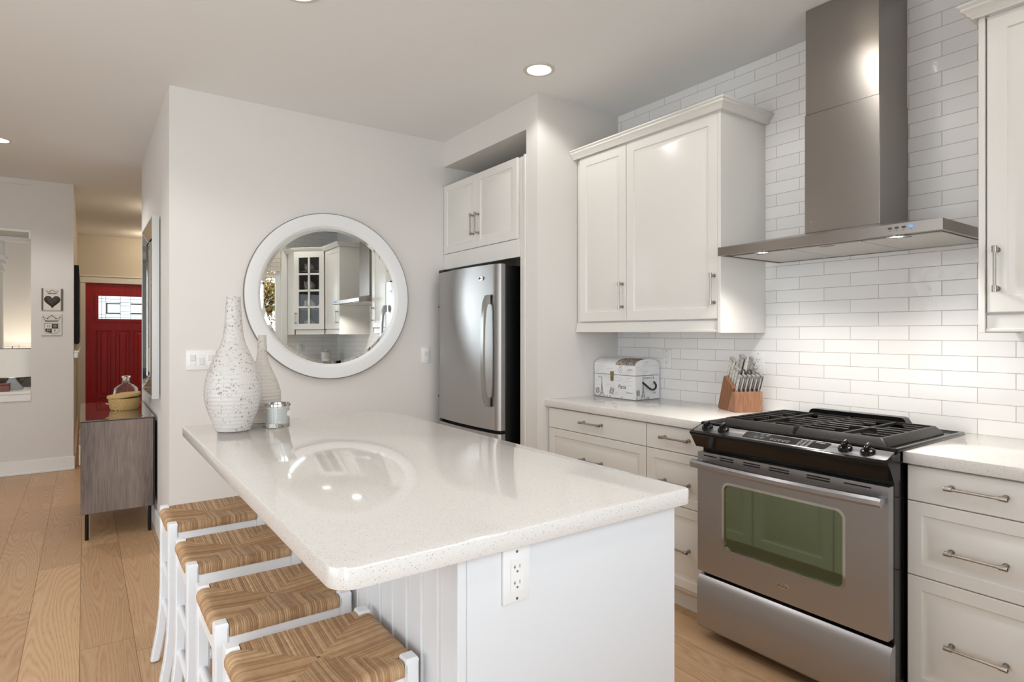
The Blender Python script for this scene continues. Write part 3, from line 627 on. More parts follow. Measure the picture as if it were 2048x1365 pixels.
# ------------------------------------------------------------------ refrigerator
def badge(parent, M, w, h, name='badge'):
    bm = B(); n = 32
    L = [ring(bm, [M @ Vector((math.cos(2*PI*i/n)*w*k, math.sin(2*PI*i/n)*h*k, d)) for i in range(n)]) for k, d in ((1, 0), (1, .0015), (.94, .0025))]
    for a, b in zip(L, L[1:]): bridge(bm, a, b)
    bm.faces.new(L[-1]); o = obj(name, bm, chrome, parent)
    bm = B(); text_bm(bm, 'Whirlpool', w*.40, M @ Matrix.Translation((0, -h*.05, .0027)), .0003, shear=.25)
    tube(bm, [M @ Vector((math.cos(a)*w*.8, math.sin(a)*h*.72, .003)) for a in [x*.25 for x in range(-2, 16)]], .0006, 5); obj('lettering', bm, pm('badge_ink', (70, 70, 74), .4), o)
def fridge():
    t = thing('refrigerator', 'stainless bottom-freezer refrigerator with curved door in the drywall niche', 'refrigerator', (2.5, 3.45, 0)); y0, y1 = 3.056, 3.853
    bm = B(); box(bm, 2.135, 2.83, y0+.002, y1-.002, .02, 1.735, .004); obj('body', bm, pm('fridge_black', (12, 12, 13), .35, bump=(260, .2)), t)
    def skin(z0, z1, name, inset=.0):
        bm = B(); n = 24; prof = []
        for i in range(n+1):
            s = i/n; y = y0 + (y1-y0)*s; e = min(s, 1-s)*(y1-y0); edge = .016*(1-min(1, e/.016))**2
            prof.append((2.081 - .026*(1-(2*s-1)**2) + edge, y))
        prof = prof + [(2.128, y1), (2.128, y0)]
        prism(bm, prof, lambda a, b, w: Vector((a, b, w)), z0, z1); return obj(name, bm, steel_fridge, t, angle=50)
    d = skin(.706, 1.742, 'door'); f = skin(.1, .684, 'freezer_drawer')
    bm = B(); box(bm, 2.128, 2.136, y0+.006, y1-.006, .1, 1.735); obj('gasket', bm, black_matte, t)
    bm = B(); box(bm, 2.09, 2.16, y1-.085, y1-.004, 1.743, 1.766, .006); obj('hinge_cover', bm, black_gloss, t)
    bm = B(); box(bm, 2.1, 2.16, y1-.06, y1-.006, .686, .704, .004); obj('hinge', bm, black_gloss, t); bm = B(); box(bm, 2.105, 2.13, y0+.004, y0+.03, .685, .705, .004); obj('hinge', bm, black_gloss, t)
    bm = B(); ys = y0+.085; pts = [(2.062, .848), (2.042, .852), (2.022, .90), (2.012, 1.0), (2.008, 1.2), (2.012, 1.4), (2.022, 1.5), (2.042, 1.548), (2.062, 1.552)]
    inn = [(2.062, .905), (2.045, .91), (2.034, .95), (2.026, 1.05), (2.022, 1.2), (2.026, 1.35), (2.034, 1.45), (2.045, 1.49), (2.062, 1.495)]
    r0 = [ring(bm, [(x, ys+s, z) for x, z in pts]) for s in (-.016, .016)]; r1 = [ring(bm, [(x, ys+s, z) for x, z in inn]) for s in (-.016, .016)]
    m = len(pts)
    for i in range(m-1):
        bm.faces.new((r0[0][i], r0[0][i+1], r0[1][i+1], r0[1][i])); bm.faces.new((r1[0][i], r1[0][i+1], r1[1][i+1], r1[1][i]))
        for s in (0, 1): bm.faces.new((r0[s][i], r0[s][i+1], r1[s][i+1], r1[s][i]))
    for i in (0, m-1): bm.faces.new((r0[0][i], r0[1][i], r1[1][i], r1[0][i]))
    obj('handle', bm, pm('satin_steel', (170, 168, 165), .3, 1.), d); handle(f, (2.065, y0+.15, .62), (2.065, y1-.15, .62), (-.04, 0, 0))
    badge(d, frame_M((2.0615, 3.23, 1.66), (0, -1, 0), (0, 0, 1)), .028, .014)
    bm = B()
    for z in (.86, 1.5): cyl(bm, (2.0745, y1-.035, z), (2.0765, y1-.035, z), .006, n=12)
    obj('plug', bm, black_matte, d)
    for x in (2.2, 2.75):
        for y in (y0+.06, y1-.06): bm = B(); cyl(bm, (x, y, 0), (x, y, .022), .02, n=12); obj('foot', bm, black_matte, t)
fridge()

# ------------------------------------------------------------------ gas range
def gas_range():
    t = thing('gas_range', 'stainless slide-in gas range with black cooktop between the worktops', 'range', (2.5, 1.265, 0)); y0, y1 = .887, 1.644; f = lambda u, v, w: Vector((w, u, v))
    bm = B(); box(bm, 2.196, 2.84, y0, y1, .045, .905, .002); box(bm, 2.27, 2.8, y0+.03, y1-.03, 0, .045); obj('body', bm, black_gloss, t)
    # oven door
    bm = B(); holed(bm, rrect(y0, y1-.002, .292, .803, .004, 2), rrect(1.028, 1.517, .412, .692, .03, 6), f, 2.156, 2.192); d = obj('oven_door', bm, steel_range, t)
    bm = B(); holed(bm, rrect(1.024, 1.521, .408, .696, .034, 6), rrect(1.034, 1.511, .418, .686, .026, 6), f, 2.1545, 2.162); obj('window_trim', bm, chrome, d)
    k = NT('oven_glass'); k.b.inputs['Base Color'].default_value = rgba((134, 150, 126)); k.b.inputs['Metallic'].default_value = 1; k.b.inputs['Roughness'].default_value = .04
    bm = B(); prism(bm, rrect(1.03, 1.515, .414, .69, .028, 6), f, 2.162, 2.168); obj('window', bm, k.m, d)
    bm = B(); n = 20; prof = [(-.017, 0), (-.016, -.010), (-.008, -.016), (.006, -.016), (.015, -.009), (.017, 0), (.008, .006), (-.008, .006)]; rs = []
    for i in range(n+1):
        s = i/n; y = .893 + s*.752; bow = .022*(1-(2*s-1)**2); rs.append(ring(bm, [(2.122 - bow + b, y, .757 + a) for a, b in prof]))
    for a, b in zip(rs, rs[1:]): bridge(bm, a, b)
    bm.faces.new(rs[0][::-1]); bm.faces.new(rs[-1])
    for y in (.905, 1.625): box(bm, 2.122, 2.158, y-.011, y+.011, .744, .770, .003)
    obj('handle', bm, steel_range, d)
    for c, w, two in ((1.578, .032, 0), (1.5, .032, 1), (1.385, .036, 1), (1.27, .04, 1), (1.12, .042, 1), (.985, .044, 0)):
        for z in ((.792, .783) if two else (.790,)): bm = B(); box(bm, 2.1545, 2.1575, c-w, c+w, z-.0022, z+.0022); obj('vent_slot', bm, dark_void, d)
    badge(d, frame_M((2.156, 1.255, .352), (0, -1, 0), (0, 0, 1)), .024, .0115)
    # drawer with sloped lip
    bm = B(); prism(bm, [(2.158, .052), (2.152, .06), (2.152, .246), (2.170, .272), (2.192, .276), (2.192, .052)], lambda a, b, w: Vector((a, w, b)), y0-.006, y1-.002); obj('storage_drawer', bm, steel_range, t)
    # sloped control fascia and black apron
    prof = [(2.205, .914), (2.196, .9165), (2.122, .8935), (2.116, .889), (2.117, .882), (2.126, .874), (2.160, .823), (2.205, .823)]
    bm = B(); prism(bm, prof, lambda a, b, w: Vector((a, w, b)), .872, 1.654); cp = obj('control_panel', bm, black_gloss, t)
    sl = Vector((2.196-2.122, 0, .9165-.8935)); L = sl.length; o = Vector((2.122, 0, .8935)); sl.normalize(); nn = Vector((-sl.z, 0, sl.x))
    Q = lambda y, s, h=0: o + Vector((0, y, 0)) + sl*s + nn*h
    bm = B(); pts = rrect(.882, 1.644, .004, L-.006, [.004, .004, .012, .012], 4); prism(bm, pts, lambda a, b, w: Q(a, b, w), .0, .0016); obj('steel_fascia', bm, steel_range, cp)
    bm = B(); poly = rrect(1.085, 1.418, .012, L-.012, .01, 5); poly = [(a + (b-L/2)*(.12 if a > 1.25 else -.12), b) for a, b in poly]; prism(bm, poly, lambda a, b, w: Q(a, b, w), .0014, .0024); tp = obj('touch_panel', bm, black_gloss, cp)
    Mp = lambda y, s: frame_M(Q(y, s, .0025), (0, -1, 0), sl)
    bm = B()
    for r in range(4):
        for c in range(3):
            y, s = 1.188-c*.0165, L*.76 - r*.0135; M = Mp(y, s)
            tube(bm, [M @ Vector((.0055*math.cos(a*PI/6), .0048*math.sin(a*PI/6), 0)) for a in range(13)], .00045, 4, False)
            text_bm(bm, '123456789*0#'[r*3+c], .007, M, .0001)
    for y, s, w in ((1.348, .72, 0), (1.325, .74, 0), (1.362, .42, 0), (1.337, .42, 0), (1.296, .4, 1), (1.28, .4, 1), (1.264, .4, 1), (1.248, .4, 1), (1.232, .4, 1)):
        M = Mp(y, L*s); tube(bm, [M @ Vector((.006*math.cos(a*PI/6), .0055*math.sin(a*PI/6), 0)) for a in range(13)], .00045, 4, False) if w else tube(bm, [M @ Vector(p) for p in ((-.007, -.005, 0), (.006, -.005, 0), (.007, .002, 0), (-.004, .004, 0))], .0005, 4)
        text_bm(bm, ('BAKE', 'BROIL', 'CLEAN', 'TIMER', 'LIGHT', 'ON', 'OFF', 'SET', 'COOK')[int(abs(y*1000)) % 9], .0032, M @ Matrix.Translation((0, -.0085, 0)), .0001)
    text_bm(bm, 'Whirlpool', .0085, Mp(1.122, L*.73), .0001, shear=.2); obj('printing', bm, panel_print, tp)
    for y in (1.593, 1.515, 1.026, .952):
        M = frame_M(Q(y, L*.5, .0016), (0, -1, 0), sl); bm = B(); lathe(bm, [(.023, 0), (.0235, .006), (.0215, .011), (.016, .014)], n=28, M=M.to_3x3(), c=M.translation); kn = obj('knob', bm, black_gloss, t)
        bm = B(); box(bm, -.006, .006, -.019, .019, .012, .030, .003, 2); bm.transform(M @ Matrix.Rotation(.12, 4, 'Z')); obj('grip', bm, black_gloss, kn)
        bm = B(); box(bm, -.0008, .0008, .004, .0185, .0295, .0305); bm.transform(M @ Matrix.Rotation(.12, 4, 'Z')); obj('pointer', bm, panel_print, kn)
    # cooktop and rear vent
    bm = B(); ct = rrect(2.198, 2.802, .877, 1.660, .006, 3); L2 = []
    for i, z in ((0, .9145), (0, .921), (.004, .926), (.014, .926), (.022, .919), (.03, .918)):
        L2.append(ring(bm, [(x + (i if x < 2.5 else -i), y + (i if y < 1.26 else -i), z) for x, y in ct]))
    for a, b in zip(L2, L2[1:]): bridge(bm, a, b)
    bm.faces.new(L2[0][::-1]); bm.faces.new(L2[-1]); obj('cooktop', bm, black_gloss, t)
    bm = B(); prism(bm, [(1.055, .926), (1.075, .957), (1.085, .962), (1.455, .962), (1.465, .957), (1.485, .926)], lambda a, b, w: Vector((w, a, b)), 2.752, 2.80); obj('rear_vent', bm, black_gloss, t)
    for c in ((2.36, 1.1), (2.62, 1.1), (2.36, 1.42), (2.62, 1.42)):
        bm = B(); lathe(bm, [(.052, .9175), (.05, .924), (.036, .928)], (c[0], c[1], 0), 28); bu = obj('burner', bm, black_metal, t)
        bm = B(); lathe(bm, [(.034, .927), (.034, .933), (.03, .935)], (c[0], c[1], 0), 28); obj('burner_cap', bm, cast_iron, bu)
    for a, b in ((.925, 1.2575), (1.2615, 1.60)):
        bm = B(); x0, x1, zt = 2.236, 2.742, .947; out = rrect(x0, x1, a, b, .012, 2); R = []
        for i, z in ((0, .9195), (.002, .926), (.022, zt), (.031, zt), (.031, zt-.012)): R.append(ring(bm, [(x + (i if x < 2.49 else -i), y + (i*(1 if (y < 1.1) == (a < 1) or True else 1) if y < (a+b)/2 else -i) * (1. if (a < 1 and y < (a+b)/2) or (a > 1 and y > (a+b)/2) else .25), z) for x, y in out]))
        for p, q in zip(R, R[1:]): bridge(bm, p, q)
        cx = 2.489; box(bm, cx-.005, cx+.005, a+(.026 if a < 1 else .006), b-(.006 if a < 1 else .026), zt-.014, zt, .002); box(bm, x0+.02, x1-.02, (a+b)/2-.0045, (a+b)/2+.0045, zt-.014, zt-.0005, .002)
        for j in range(1, 8):
            x = x0+.028 + (x1-x0-.056)*j/8
            if abs(x-cx) < .018: continue
            short = .052 if j in (2, 6) else .022
            for s in (0, 1):
                m = (a+b)/2
                if s == 0: box(bm, x-.0035, x+.0035, a+(.028 if a < 1 else .006), m-.03-short*.9, zt-.012, zt, .0015)
                else: box(bm, x-.0035, x+.0035, m+.03+short*.9 - (.05 if short > .04 else 0), b-(.006 if a < 1 else .028), zt-.012, zt, .0015)
        obj('grate', bm, cast_iron, t)
    for x in (2.3, 2.75):
        for y in (y0+.05, y1-.05): bm = B(); cyl(bm, (x, y, 0), (x, y, .046), .018, n=12); obj('foot', bm, black_matte, t)
gas_range()

# ------------------------------------------------------------------ range hood
def hood():
    t = thing('range_hood', 'stainless chimney range hood with four buttons mounted above the gas range', 'range hood', (2.6, 1.25, 1.66)); xa, xb, ya, yb, z0, z1 = 2.37, XW-.001, .807, 1.694, 1.666, 1.7045
    bm = B(); c0, c1, cx = 1.103, 1.411, 2.6
    lo = ring(bm, [(xa, ya, z0), (xb, ya, z0), (xb, yb, z0), (xa, yb, z0)]); hi = ring(bm, [(xa, ya, z1), (xb, ya, z1), (xb, yb, z1), (xa, yb, z1)]); tp = ring(bm, [(cx-.004, c0-.004, 1.752), (xb, c0-.004, 1.752), (xb, c1+.004, 1.752), (cx-.004, c1+.004, 1.752)])
    bridge(bm, lo, hi); bridge(bm, hi, tp); bm.faces.new(tp)
    il = ring(bm, [(xa+.012, ya+.012, z0), (xb-.012, ya+.012, z0), (xb-.012, yb-.012, z0), (xa+.012, yb-.012, z0)]); ih = ring(bm, [(xa+.012, ya+.012, z0+.006), (xb-.012, ya+.012, z0+.006), (xb-.012, yb-.012, z0+.006), (xa+.012, yb-.012, z0+.006)])
    bridge(bm, lo, il); bridge(bm, il, ih); bm.faces.new(ih); obj('canopy', bm, steel_hood, t)
    bm = B(); box(bm, cx, xb, c0, c1, 1.7525, 2.2755, .002); obj('lower_chimney', bm, steel_hood, t)
    bm = B(); box(bm, cx+.003, xb, c0+.003, c1-.003, 2.276, ZC-.002, .001); obj('upper_chimney', bm, steel_hood, t)
    bm = B(); cyl(bm, (cx-.001, c1-.03, 1.80), (cx+.001, c1-.03, 1.80), .004, n=10); obj('screw', bm, chrome, t)
    fm = pm('hood_filter', (205, 202, 197), .4, .4, bump=(700, .6))
    for a, b in ((.835, 1.10), (1.105, 1.385), (1.39, 1.665)):
        bm = B(); box(bm, 2.45, 2.84, a, b, z0+.0005, z0+.0055, .001); fl = obj('grease_filter', bm, fm, t)
        bm = B(); box(bm, 2.462, 2.468, (a+b)/2-.03, (a+b)/2+.03, z0-.0005, z0+.001); obj('pull_tab', bm, dark_void, fl)
    for y in (1.499, .967):
        bm = B(); lathe(bm, [(.033, z0+.005), (.033, z0-.003), (.024, z0-.004), (.023, z0)], (2.415, y, 0), 24, False, False); lp = obj('lamp', bm, chrome, t)
        bm = B(); lathe(bm, [(.023, z0-.001), (.0229, z0-.0015)], (2.415, y, 0), 24); obj('lens', bm, hood_lens, lp)
        light('hood_spot', 'SPOT', (2.415, y, z0-.006), 20, (1, .95, .89), spot_size=2.4, spot_blend=.8, shadow_soft_size=.02)
    for i, y in enumerate((.971, .949, .926, .903)):
        bm = B(); M = frame_M((xa, y, 1.690), (0, -1, 0), (0, 0, 1)); prism(bm, rrect(-.0065, .0065, -.0035, .0035, .0033, 4), lambda a, b, w: M @ Vector((a, b, w)), -.001, .002); b_ = obj('button', bm, blue_led if i == 3 else pm('button_steel', (92, 88, 84), .25, 1.), t, label='glowing blue button' if i == 3 else None)
        bm = B(); box(bm, xa-.0004, xa+.001, y-.001, y+.001, 1.679, 1.682); obj('symbol', bm, ink, b_)
hood()

# ------------------------------------------------------------------ things on the worktop
def trunk():
    t = thing('storage_trunk', 'white dome-lid keepsake trunk printed with Paris sketches standing on worktop', 'trunk', (2.75, 2.63, .914)); x0, x1, ya, yb = 2.647, 2.858, 2.457, 2.806; zs, zf = 1.057, 1.117
    paper = pm('printed_paper', (238, 238, 239), .55, mottle=.03)
    bm = B(); box(bm, x0, x1, ya, yb, .9145, zs-.0015, .0015); obj('box', bm, paper, t)
    arch = [(x0, zs+.0015), (x1, zs+.0015), (x1, zf)] + [(x0 + (x1-x0)*(.5+.5*math.cos(a)), zf + .039*math.sin(a)) for a in [PI*k/14 for k in range(1, 14)]] + [(x0, zf)]
    bm = B(); prism(bm, arch, lambda a, b, w: Vector((a, w, b)), ya, yb); lid = obj('lid', bm, paper, t, angle=25)
    # prints on the long front (facing -x) and the near end (facing -y)
    F = lambda s, z: frame_M((x0-.0006, yb - s, z), (0, -1, 0), (0, 0, 1)); E = lambda s, z: frame_M((x0 + s, ya-.0006, z), (1, 0, 0), (0, 0, 1))
    def tower(bm, G, s, z, h):
        M = G(s, z); pl = lambda *q: tube(bm, [M @ Vector((x*h, y*h, 0)) for x, y in q], .0009, 4)
        for sg in (-1, 1): pl((sg*.16, 0), (sg*.1, .14), (sg*.055, .34), (sg*.02, .65), (0, 1))
        for y, w in ((.13, .13), (.17, .12), (.36, .065), (.4, .06), (.68, .03)): pl((-w, y), (w, y))
        pl((-.1, 0), (-.06, .08), (.06, .08), (.1, 0)); pl((-.09, .17), (.05, .35)); pl((.09, .17), (-.05, .35)); pl((-.04, .42), (.02, .62)); pl((.04, .42), (-.02, .62))
    def stamp(bm, G, s, z, w, h, rot): 
        M = G(s, z) @ Matrix.Rotation(rot, 4, 'Z')
        for k in (1, .72): tube(bm, [M @ Vector((a*w*k/2, b*h*k/2, 0)) for a, b in ((-1, -1), (1, -1), (1, 1), (-1, 1), (-1, -1))], .0011, 4)
        tube(bm, [M @ Vector((.2*w*math.cos(a*PI/4), .28*h*math.sin(a*PI/4), 0)) for a in range(9)], .0012, 4)
    bm = B(); tower(bm, E, .066, .918, .12); stamp(bm, E, .022, .955, .022, .036, .1); text_bm(bm, 'F R A N C E', .0195, E(.112, 1.041), .0003)
    for s in (.012, .1, .115): tube(bm, [E(s, .917) @ Vector(p) for p in ((-.005, 0, 0), (-.003, .012, 0), (.002, .008, 0), (.005, 0, 0))], .0012, 4)
    obj('end_print', bm, ink, t, angle=80)
    bm = B(); tower(bm, F, .068, .918, .115); stamp(bm, F, .03, .951, .028, .032, .25); stamp(bm, F, .155, .956, .03, .038, -.25)
    text_bm(bm, 'Paris', .034, F(.238, .985), .0003, shear=.35); text_bm(bm, 'F R A N C E', .0095, F(.302, .953), .0003)
    for s in (.012, .04, .095, .115, .14, .24): tube(bm, [F(s, .917) @ Vector(p) for p in ((-.005, 0, 0), (-.003, .008, 0), (.002, .009, 0), (.005, 0, 0))], .0012, 4)
    obj('front_print', bm, ink, t, angle=80)
    rnd = random.Random(5); bm = B()
    text_bm(bm, 'CARTE', .013, F(.052, 1.035), .0003); text_bm(bm, 'CARTE', .014, F(.305, 1.091), .0003); 
    tube(bm, [F(.228, 1.087) @ Vector((.014*math.cos(a*PI/8), .019*math.sin(a*PI/8), 0)) for a in range(17)], .0011, 4); tube(bm, [F(.228, 1.110) @ Vector((.006*math.cos(a*PI/5), .006*math.sin(a*PI/5), 0)) for a in range(11)], .001, 4); text_bm(bm, 'A', .014, F(.228, 1.087), .0003)
    for G, w, rows in ((F, .34, ((.93, 1.05, 22), (1.063, 1.112, 12))), (E, .2, ((.93, 1.12, 26), (1.115, 1.14, 4)))):
        for a, b, n in rows:
            for _ in range(n):
                s = rnd.uniform(.01, w-.05); z = rnd.uniform(a, b); l = rnd.uniform(.02, .06)
                if z > 1.12: s = rnd.uniform(.06, .1); l = .035
                if bm is None: bm = B()
                tube(bm, [G(s + l*j/8, z + .0012*math.sin(j*2.4) + .0008*j) @ Vector((0, 0, 0)) for j in range(9) if s + l*j/8 < w], .00038, 3)
        if G is E: text_bm(bm, 'Cafe', .018, E(.16, .952), .0003, shear=.3)
        obj('fine_print', bm, ink_light, t, angle=80); bm = None
    # postcard picture on the dome
    bm = B(); poly = [(x0 + (x1-x0)*(.5+.5*math.cos(a)), zf + .0396*math.sin(a)) for a in [PI*k/14 for k in range(5, 15)]]
    for i in range(len(poly)-1): bm.faces.new([bm.verts.new(p) for p in ((poly[i][0], 2.62, poly[i][1]), (poly[i+1][0], 2.62, poly[i+1][1]), (poly[i+1][0], 2.462, poly[i+1][1]), (poly[i][0], 2.462, poly[i][1]))])
    bmesh.ops.remove_doubles(bm, verts=bm.verts[:], dist=1e-5); obj('lid_picture', bm, fabric('sepia_picture', (186, 172, 164), (92, 82, 78), 42), lid)
    brass = pm('aged_brass', (150, 136, 96), .4, .8)
    bm = B(); M = F(.158, 1.062); prism(bm, rrect(-.014, .014, -.012, .014, .002, 2), lambda a, b, w: M @ Vector((a, b, w)), 0, .003); prism(bm, rrect(-.012, .012, -.045, -.012, .004, 3), lambda a, b, w: M @ Vector((a, b, w)), 0, .0035); tube(bm, [M @ Vector(p) for p in ((-.006, -.02, .004), (.002, -.028, .007), (.006, -.035, .004))], .002, 6); obj('clasp', bm, brass, t)
    bm = B(); a, b = .06, .160; pts = [E(s, z).translation + Vector((0, -d, 0)) for s, z, d in ((.06, 1.017, .0), (.066, 1.008, .012), (.085, .99, .02), (.11, .974, .022), (.135, .971, .022), (.155, .982, .02), (.164, 1.0, .014), (.160, 1.017, 0.))]; pts = [pts[int(i)]*(1-i%1) + pts[min(int(i)+1, 7)]*(i%1) for i in [q*.25 for q in range(29)]]; pts = [pts[0]] + [(pts[i-1]+pts[i]*2+pts[i+1])/4 for i in range(1, 28)] + [pts[-1]]; tube(bm, pts, .0055, 10); obj('rope_handle', bm, pm('dark_rope', (52, 46, 44), .8, bump=(400, 1)), t)
trunk()

def knife_block():
    loc, ang = Vector((2.645, 1.791, .9142)), math.atan2(-.45, .893)
    # local frame: x along the front face, y into the depth (towards the wall), z up
    def T(name, label, cat, group=None): return thing(name, label, cat, tuple(loc), ang, group)
    t = T('knife_block', 'two-tone acacia knife block full of white-handled knives standing beside range', 'knife block'); w = .150; lean = .38
    P = lambda y, z, x: Vector((x, y, z))
    bm = B(); prism(bm, [(0, 0), (.075, 0), (.028, .103), (.0, .103)], lambda a, b, x: Vector((x, a, b)), 0, w); bmesh.ops.bevel(bm, geom=bm.edges[:], offset=.0015, segments=1, affect='EDGES'); fb = obj('front_block', bm, acacia, t, local=True)
    bm = B(); prism(bm, [(.077, .0), (.168, .0), (.178, .012), (.118, .172), (.106, .178), (.028, .124), (.026, .112)], lambda a, b, x: Vector((x, a, b)), .002, w-.002); bmesh.ops.bevel(bm, geom=bm.edges[:], offset=.0015, segments=1, affect='EDGES'); obj('rear_block', bm, acacia_dark, t, local=True)
    hm = pm('knife_handle', (205, 202, 196), .35); ax = Vector((0, -math.sin(lean), math.cos(lean))); up = Vector((0, math.cos(lean), math.sin(lean)))
    def knife(name, label, x, y, z, L, wd, th, group=None):
        k = T(name, label, 'knife', group); o = Vector((x, y, z)); M = Matrix((Vector((1, 0, 0)), up, ax)).transposed().to_4x4(); M.translation = o
        def add(n, bm, m, par=k): bm.transform(M); return obj(n, bm, m, par, local=True)
        bm = B(); rs = []
        for s, a, b in ((.012, .7, .85), (.02, .8, .95), (L*.5, .9, 1.), (L*.85, 1.05, 1.), (L-.012, 1.15, 1)): rs.append(ring(bm, [(px_*th*b, py_*wd*a, s) for px_, py_ in ((-.5, -.35), (-.35, -.5), (.35, -.5), (.5, -.35), (.5, .35), (.35, .5), (-.35, .5), (-.5, .35))]))
        for p, q in zip(rs, rs[1:]): bridge(bm, p, q)
        bm.faces.new(rs[0][::-1]); bm.faces.new(rs[-1]); h = add('grip', bm, hm)
        bm = B(); box(bm, -th*.5, th*.5, -wd*.6, wd*.6, L-.012, L+.003, .003, 2); add('end_cap', bm, pm('knife_steel', (186, 184, 180), .3, .5))
        bm = B(); box(bm, -th*.38, th*.38, -wd*.3, wd*.3, -.02, .0125, .001); add('bolster', bm, pm('knife_steel', (186, 184, 180), .3, .5))
        bm = B()
        for s in (.3, .55, .8): cyl(bm, (-th*.53, 0, L*s), (th*.53, 0, L*s), .0022, n=8); cyl(bm, (0, -wd*.55, L*s), (0, wd*.3, L*s), .0018, n=8)
        add('rivet', bm, pm('rivet_dark', (70, 66, 62), .3, 1.), h)
        bm = B(); box(bm, -th*.08, th*.08, -wd*.6, wd*.6, .014, L-.01); add('tang', bm, pm('rivet_dark', (70, 66, 62), .3, 1.), h)
    nth = ('first', 'second', 'third', 'fourth', 'fifth', 'sixth')
    for i in range(6): knife('steak_knife', f'{nth[i]} white steak knife counted from the fridge side, front row of knife block', .016 + i*.0235, .013, .104, .088, .020, .015, 'steak knives in the front row of the block')
    # rear block slots: the slope runs from (y .028, z .124) up to (.106, .178)
    S_ = lambda f: (.028 + .078*f, .124 + .054*f)
    for i, (f, nm, L) in enumerate(((.93, 'highest', .105), (.66, 'second highest', .108), (.40, 'second lowest', .088), (.14, 'lowest', .092))):
        y, z = S_(f); knife('kitchen_knife', f'{nm} knife in the fridge-side column at the rear of the block', .022, y, z, L, .0182, .020, 'kitchen knives at the rear of the block')
    for i, (f, nm, L) in enumerate(((.93, 'highest', .105), (.66, 'second highest', .098), (.40, 'second lowest', .082), (.14, 'lowest', .078))):
        y, z = S_(f); knife('kitchen_knife', f'{nm} knife in the range-side column at the rear of the block', .126, y, z, L, .0182, .019, 'kitchen knives at the rear of the block')
    y, z = S_(.88); knife('cleaver', 'wide-handled large knife standing tallest in the middle of the block', .075, y, z, .118, .032, .026)
    k = T('kitchen_scissors', 'steel-looped kitchen scissors in the middle of the knife block', 'scissors'); y, z = S_(.3)
    M = Matrix((Vector((1, 0, 0)), up, ax)).transposed().to_4x4(); M.translation = Vector((.076, y, z))
    for s in (-1, 1):
        bm = B(); tube(bm, [(s*(.017 + .013*math.cos(a)), 0, .052 + .026*math.sin(a)) for a in [2*PI*q/20 for q in range(21)]], .0042, 8, False); tube(bm, [(s*.012, 0, .03), (s*.004, 0, .01), (-s*.004, 0, -.02)], .0045, 8); bm.transform(M); obj('finger_loop', bm, pm('scissor_grey', (120, 116, 112), .3, .7), k, local=True)
    bm = B(); cyl(bm, (0, -.006, .006), (0, .006, .006), .007, n=14); bm.transform(M); obj('pivot', bm, chrome, k, local=True)
knife_block()

def vase(label, c, prof, mat, ribs):
    """Thrown bottle vase with turning rings."""
    t = thing('bottle_vase', label, 'vase', (c[0], c[1], .9143)); P = []
    n = ribs*6; zs = [p[1] for p in prof]
    def at(z):
        for (r0, z0), (r1, z1) in zip(prof, prof[1:]):
            if z <= z1: s = (z-z0)/(z1-z0); s = s if True else s; return r0 + (r1-r0)*s
        return prof[-1][0]
    sm = []
    for i in range(n+1):
        z = zs[-1]*i/n; r = sum(at(min(max(z+d, 0), zs[-1])) for d in (-.02, -.01, 0, .01, .02))/5 if .02 < z < zs[-1]-.02 else at(z); P.append((r + .0006*math.sin(2*PI*i/6), z))
    bm = B(); lathe(bm, [(P[0][0]-.005, .0)] + [(P[0][0], .004)] + P[1:] + [(P[-1][0]-.005, zs[-1]), (P[-1][0]-.008, zs[-1]-.05)], n=48); obj('body', bm, mat, t, local=True, angle=60)
    bm = B(); r = P[-1][0]; lathe(bm, [(r+.0002, zs[-1]-.004), (r+.0008, zs[-1]-.001), (r, zs[-1]+.0015), (r-.004, zs[-1]+.0015), (r-.0055, zs[-1]-.002)], n=40, cap0=False, cap1=False); obj('rim', bm, mat, t, local=True)
vase('tall speckled white bottle vase on the far corner of the island', (.497, 2.662), [(.066, 0), (.080, .039), (.097, .084), (.110, .139), (.109, .175), (.102, .221), (.087, .266), (.0655, .312), (.0445, .358), (.0364, .403), (.031, .472), (.0272, .545)], vase_mat('speckled_glaze', .2, (203, 199, 194)), 34)
vase('shorter speckled bottle vase standing behind the tall one', (.646, 2.826), [(.056, 0), (.066, .03), (.078, .085), (.080, .13), (.073, .16), (.054, .21), (.031, .255), (.021, .30), (.0185, .35), (.0165, .388)], vase_mat('sandy_glaze', .3, (198, 190, 181)), 26)
def candle():
    t = thing('jar_candle', 'white candle in a clear glass jar with chrome rim in front of vases', 'candle', (.668, 2.652, .9143))
    bm = B(); lathe(bm, [(.047, 0), (.049, .003), (.049, .092), (.0465, .092), (.0465, .018), (.001, .017)], n=40); obj('glass_jar', bm, clear_glass, t, local=True)
    bm = B(); lathe(bm, [(.0455, .0195), (.0455, .08)], n=40); w = obj('wax', bm, pm('candle_wax', (232, 230, 226), .5), t, local=True)
    bm = B(); cyl(bm, (0, 0, .08), (0, 0, .088), .001, n=6); obj('wick', bm, ink, w, local=True)
    bm = B(); lathe(bm, [(.0495, .088), (.053, .09), (.053, .099), (.05, .101), (.0465, .099), (.0465, .088)], n=40, cap0=False, cap1=False); obj('rim', bm, chrome, t, local=True)
    bm = B(); nv = Vector((.77, -.64, 0)); q = nv*.0478 + Vector((0, 0, .058)); cyl(bm, q, q + nv*.0022, .0135, n=24); obj('sticker', bm, trim_paint, t, local=True)
candle()

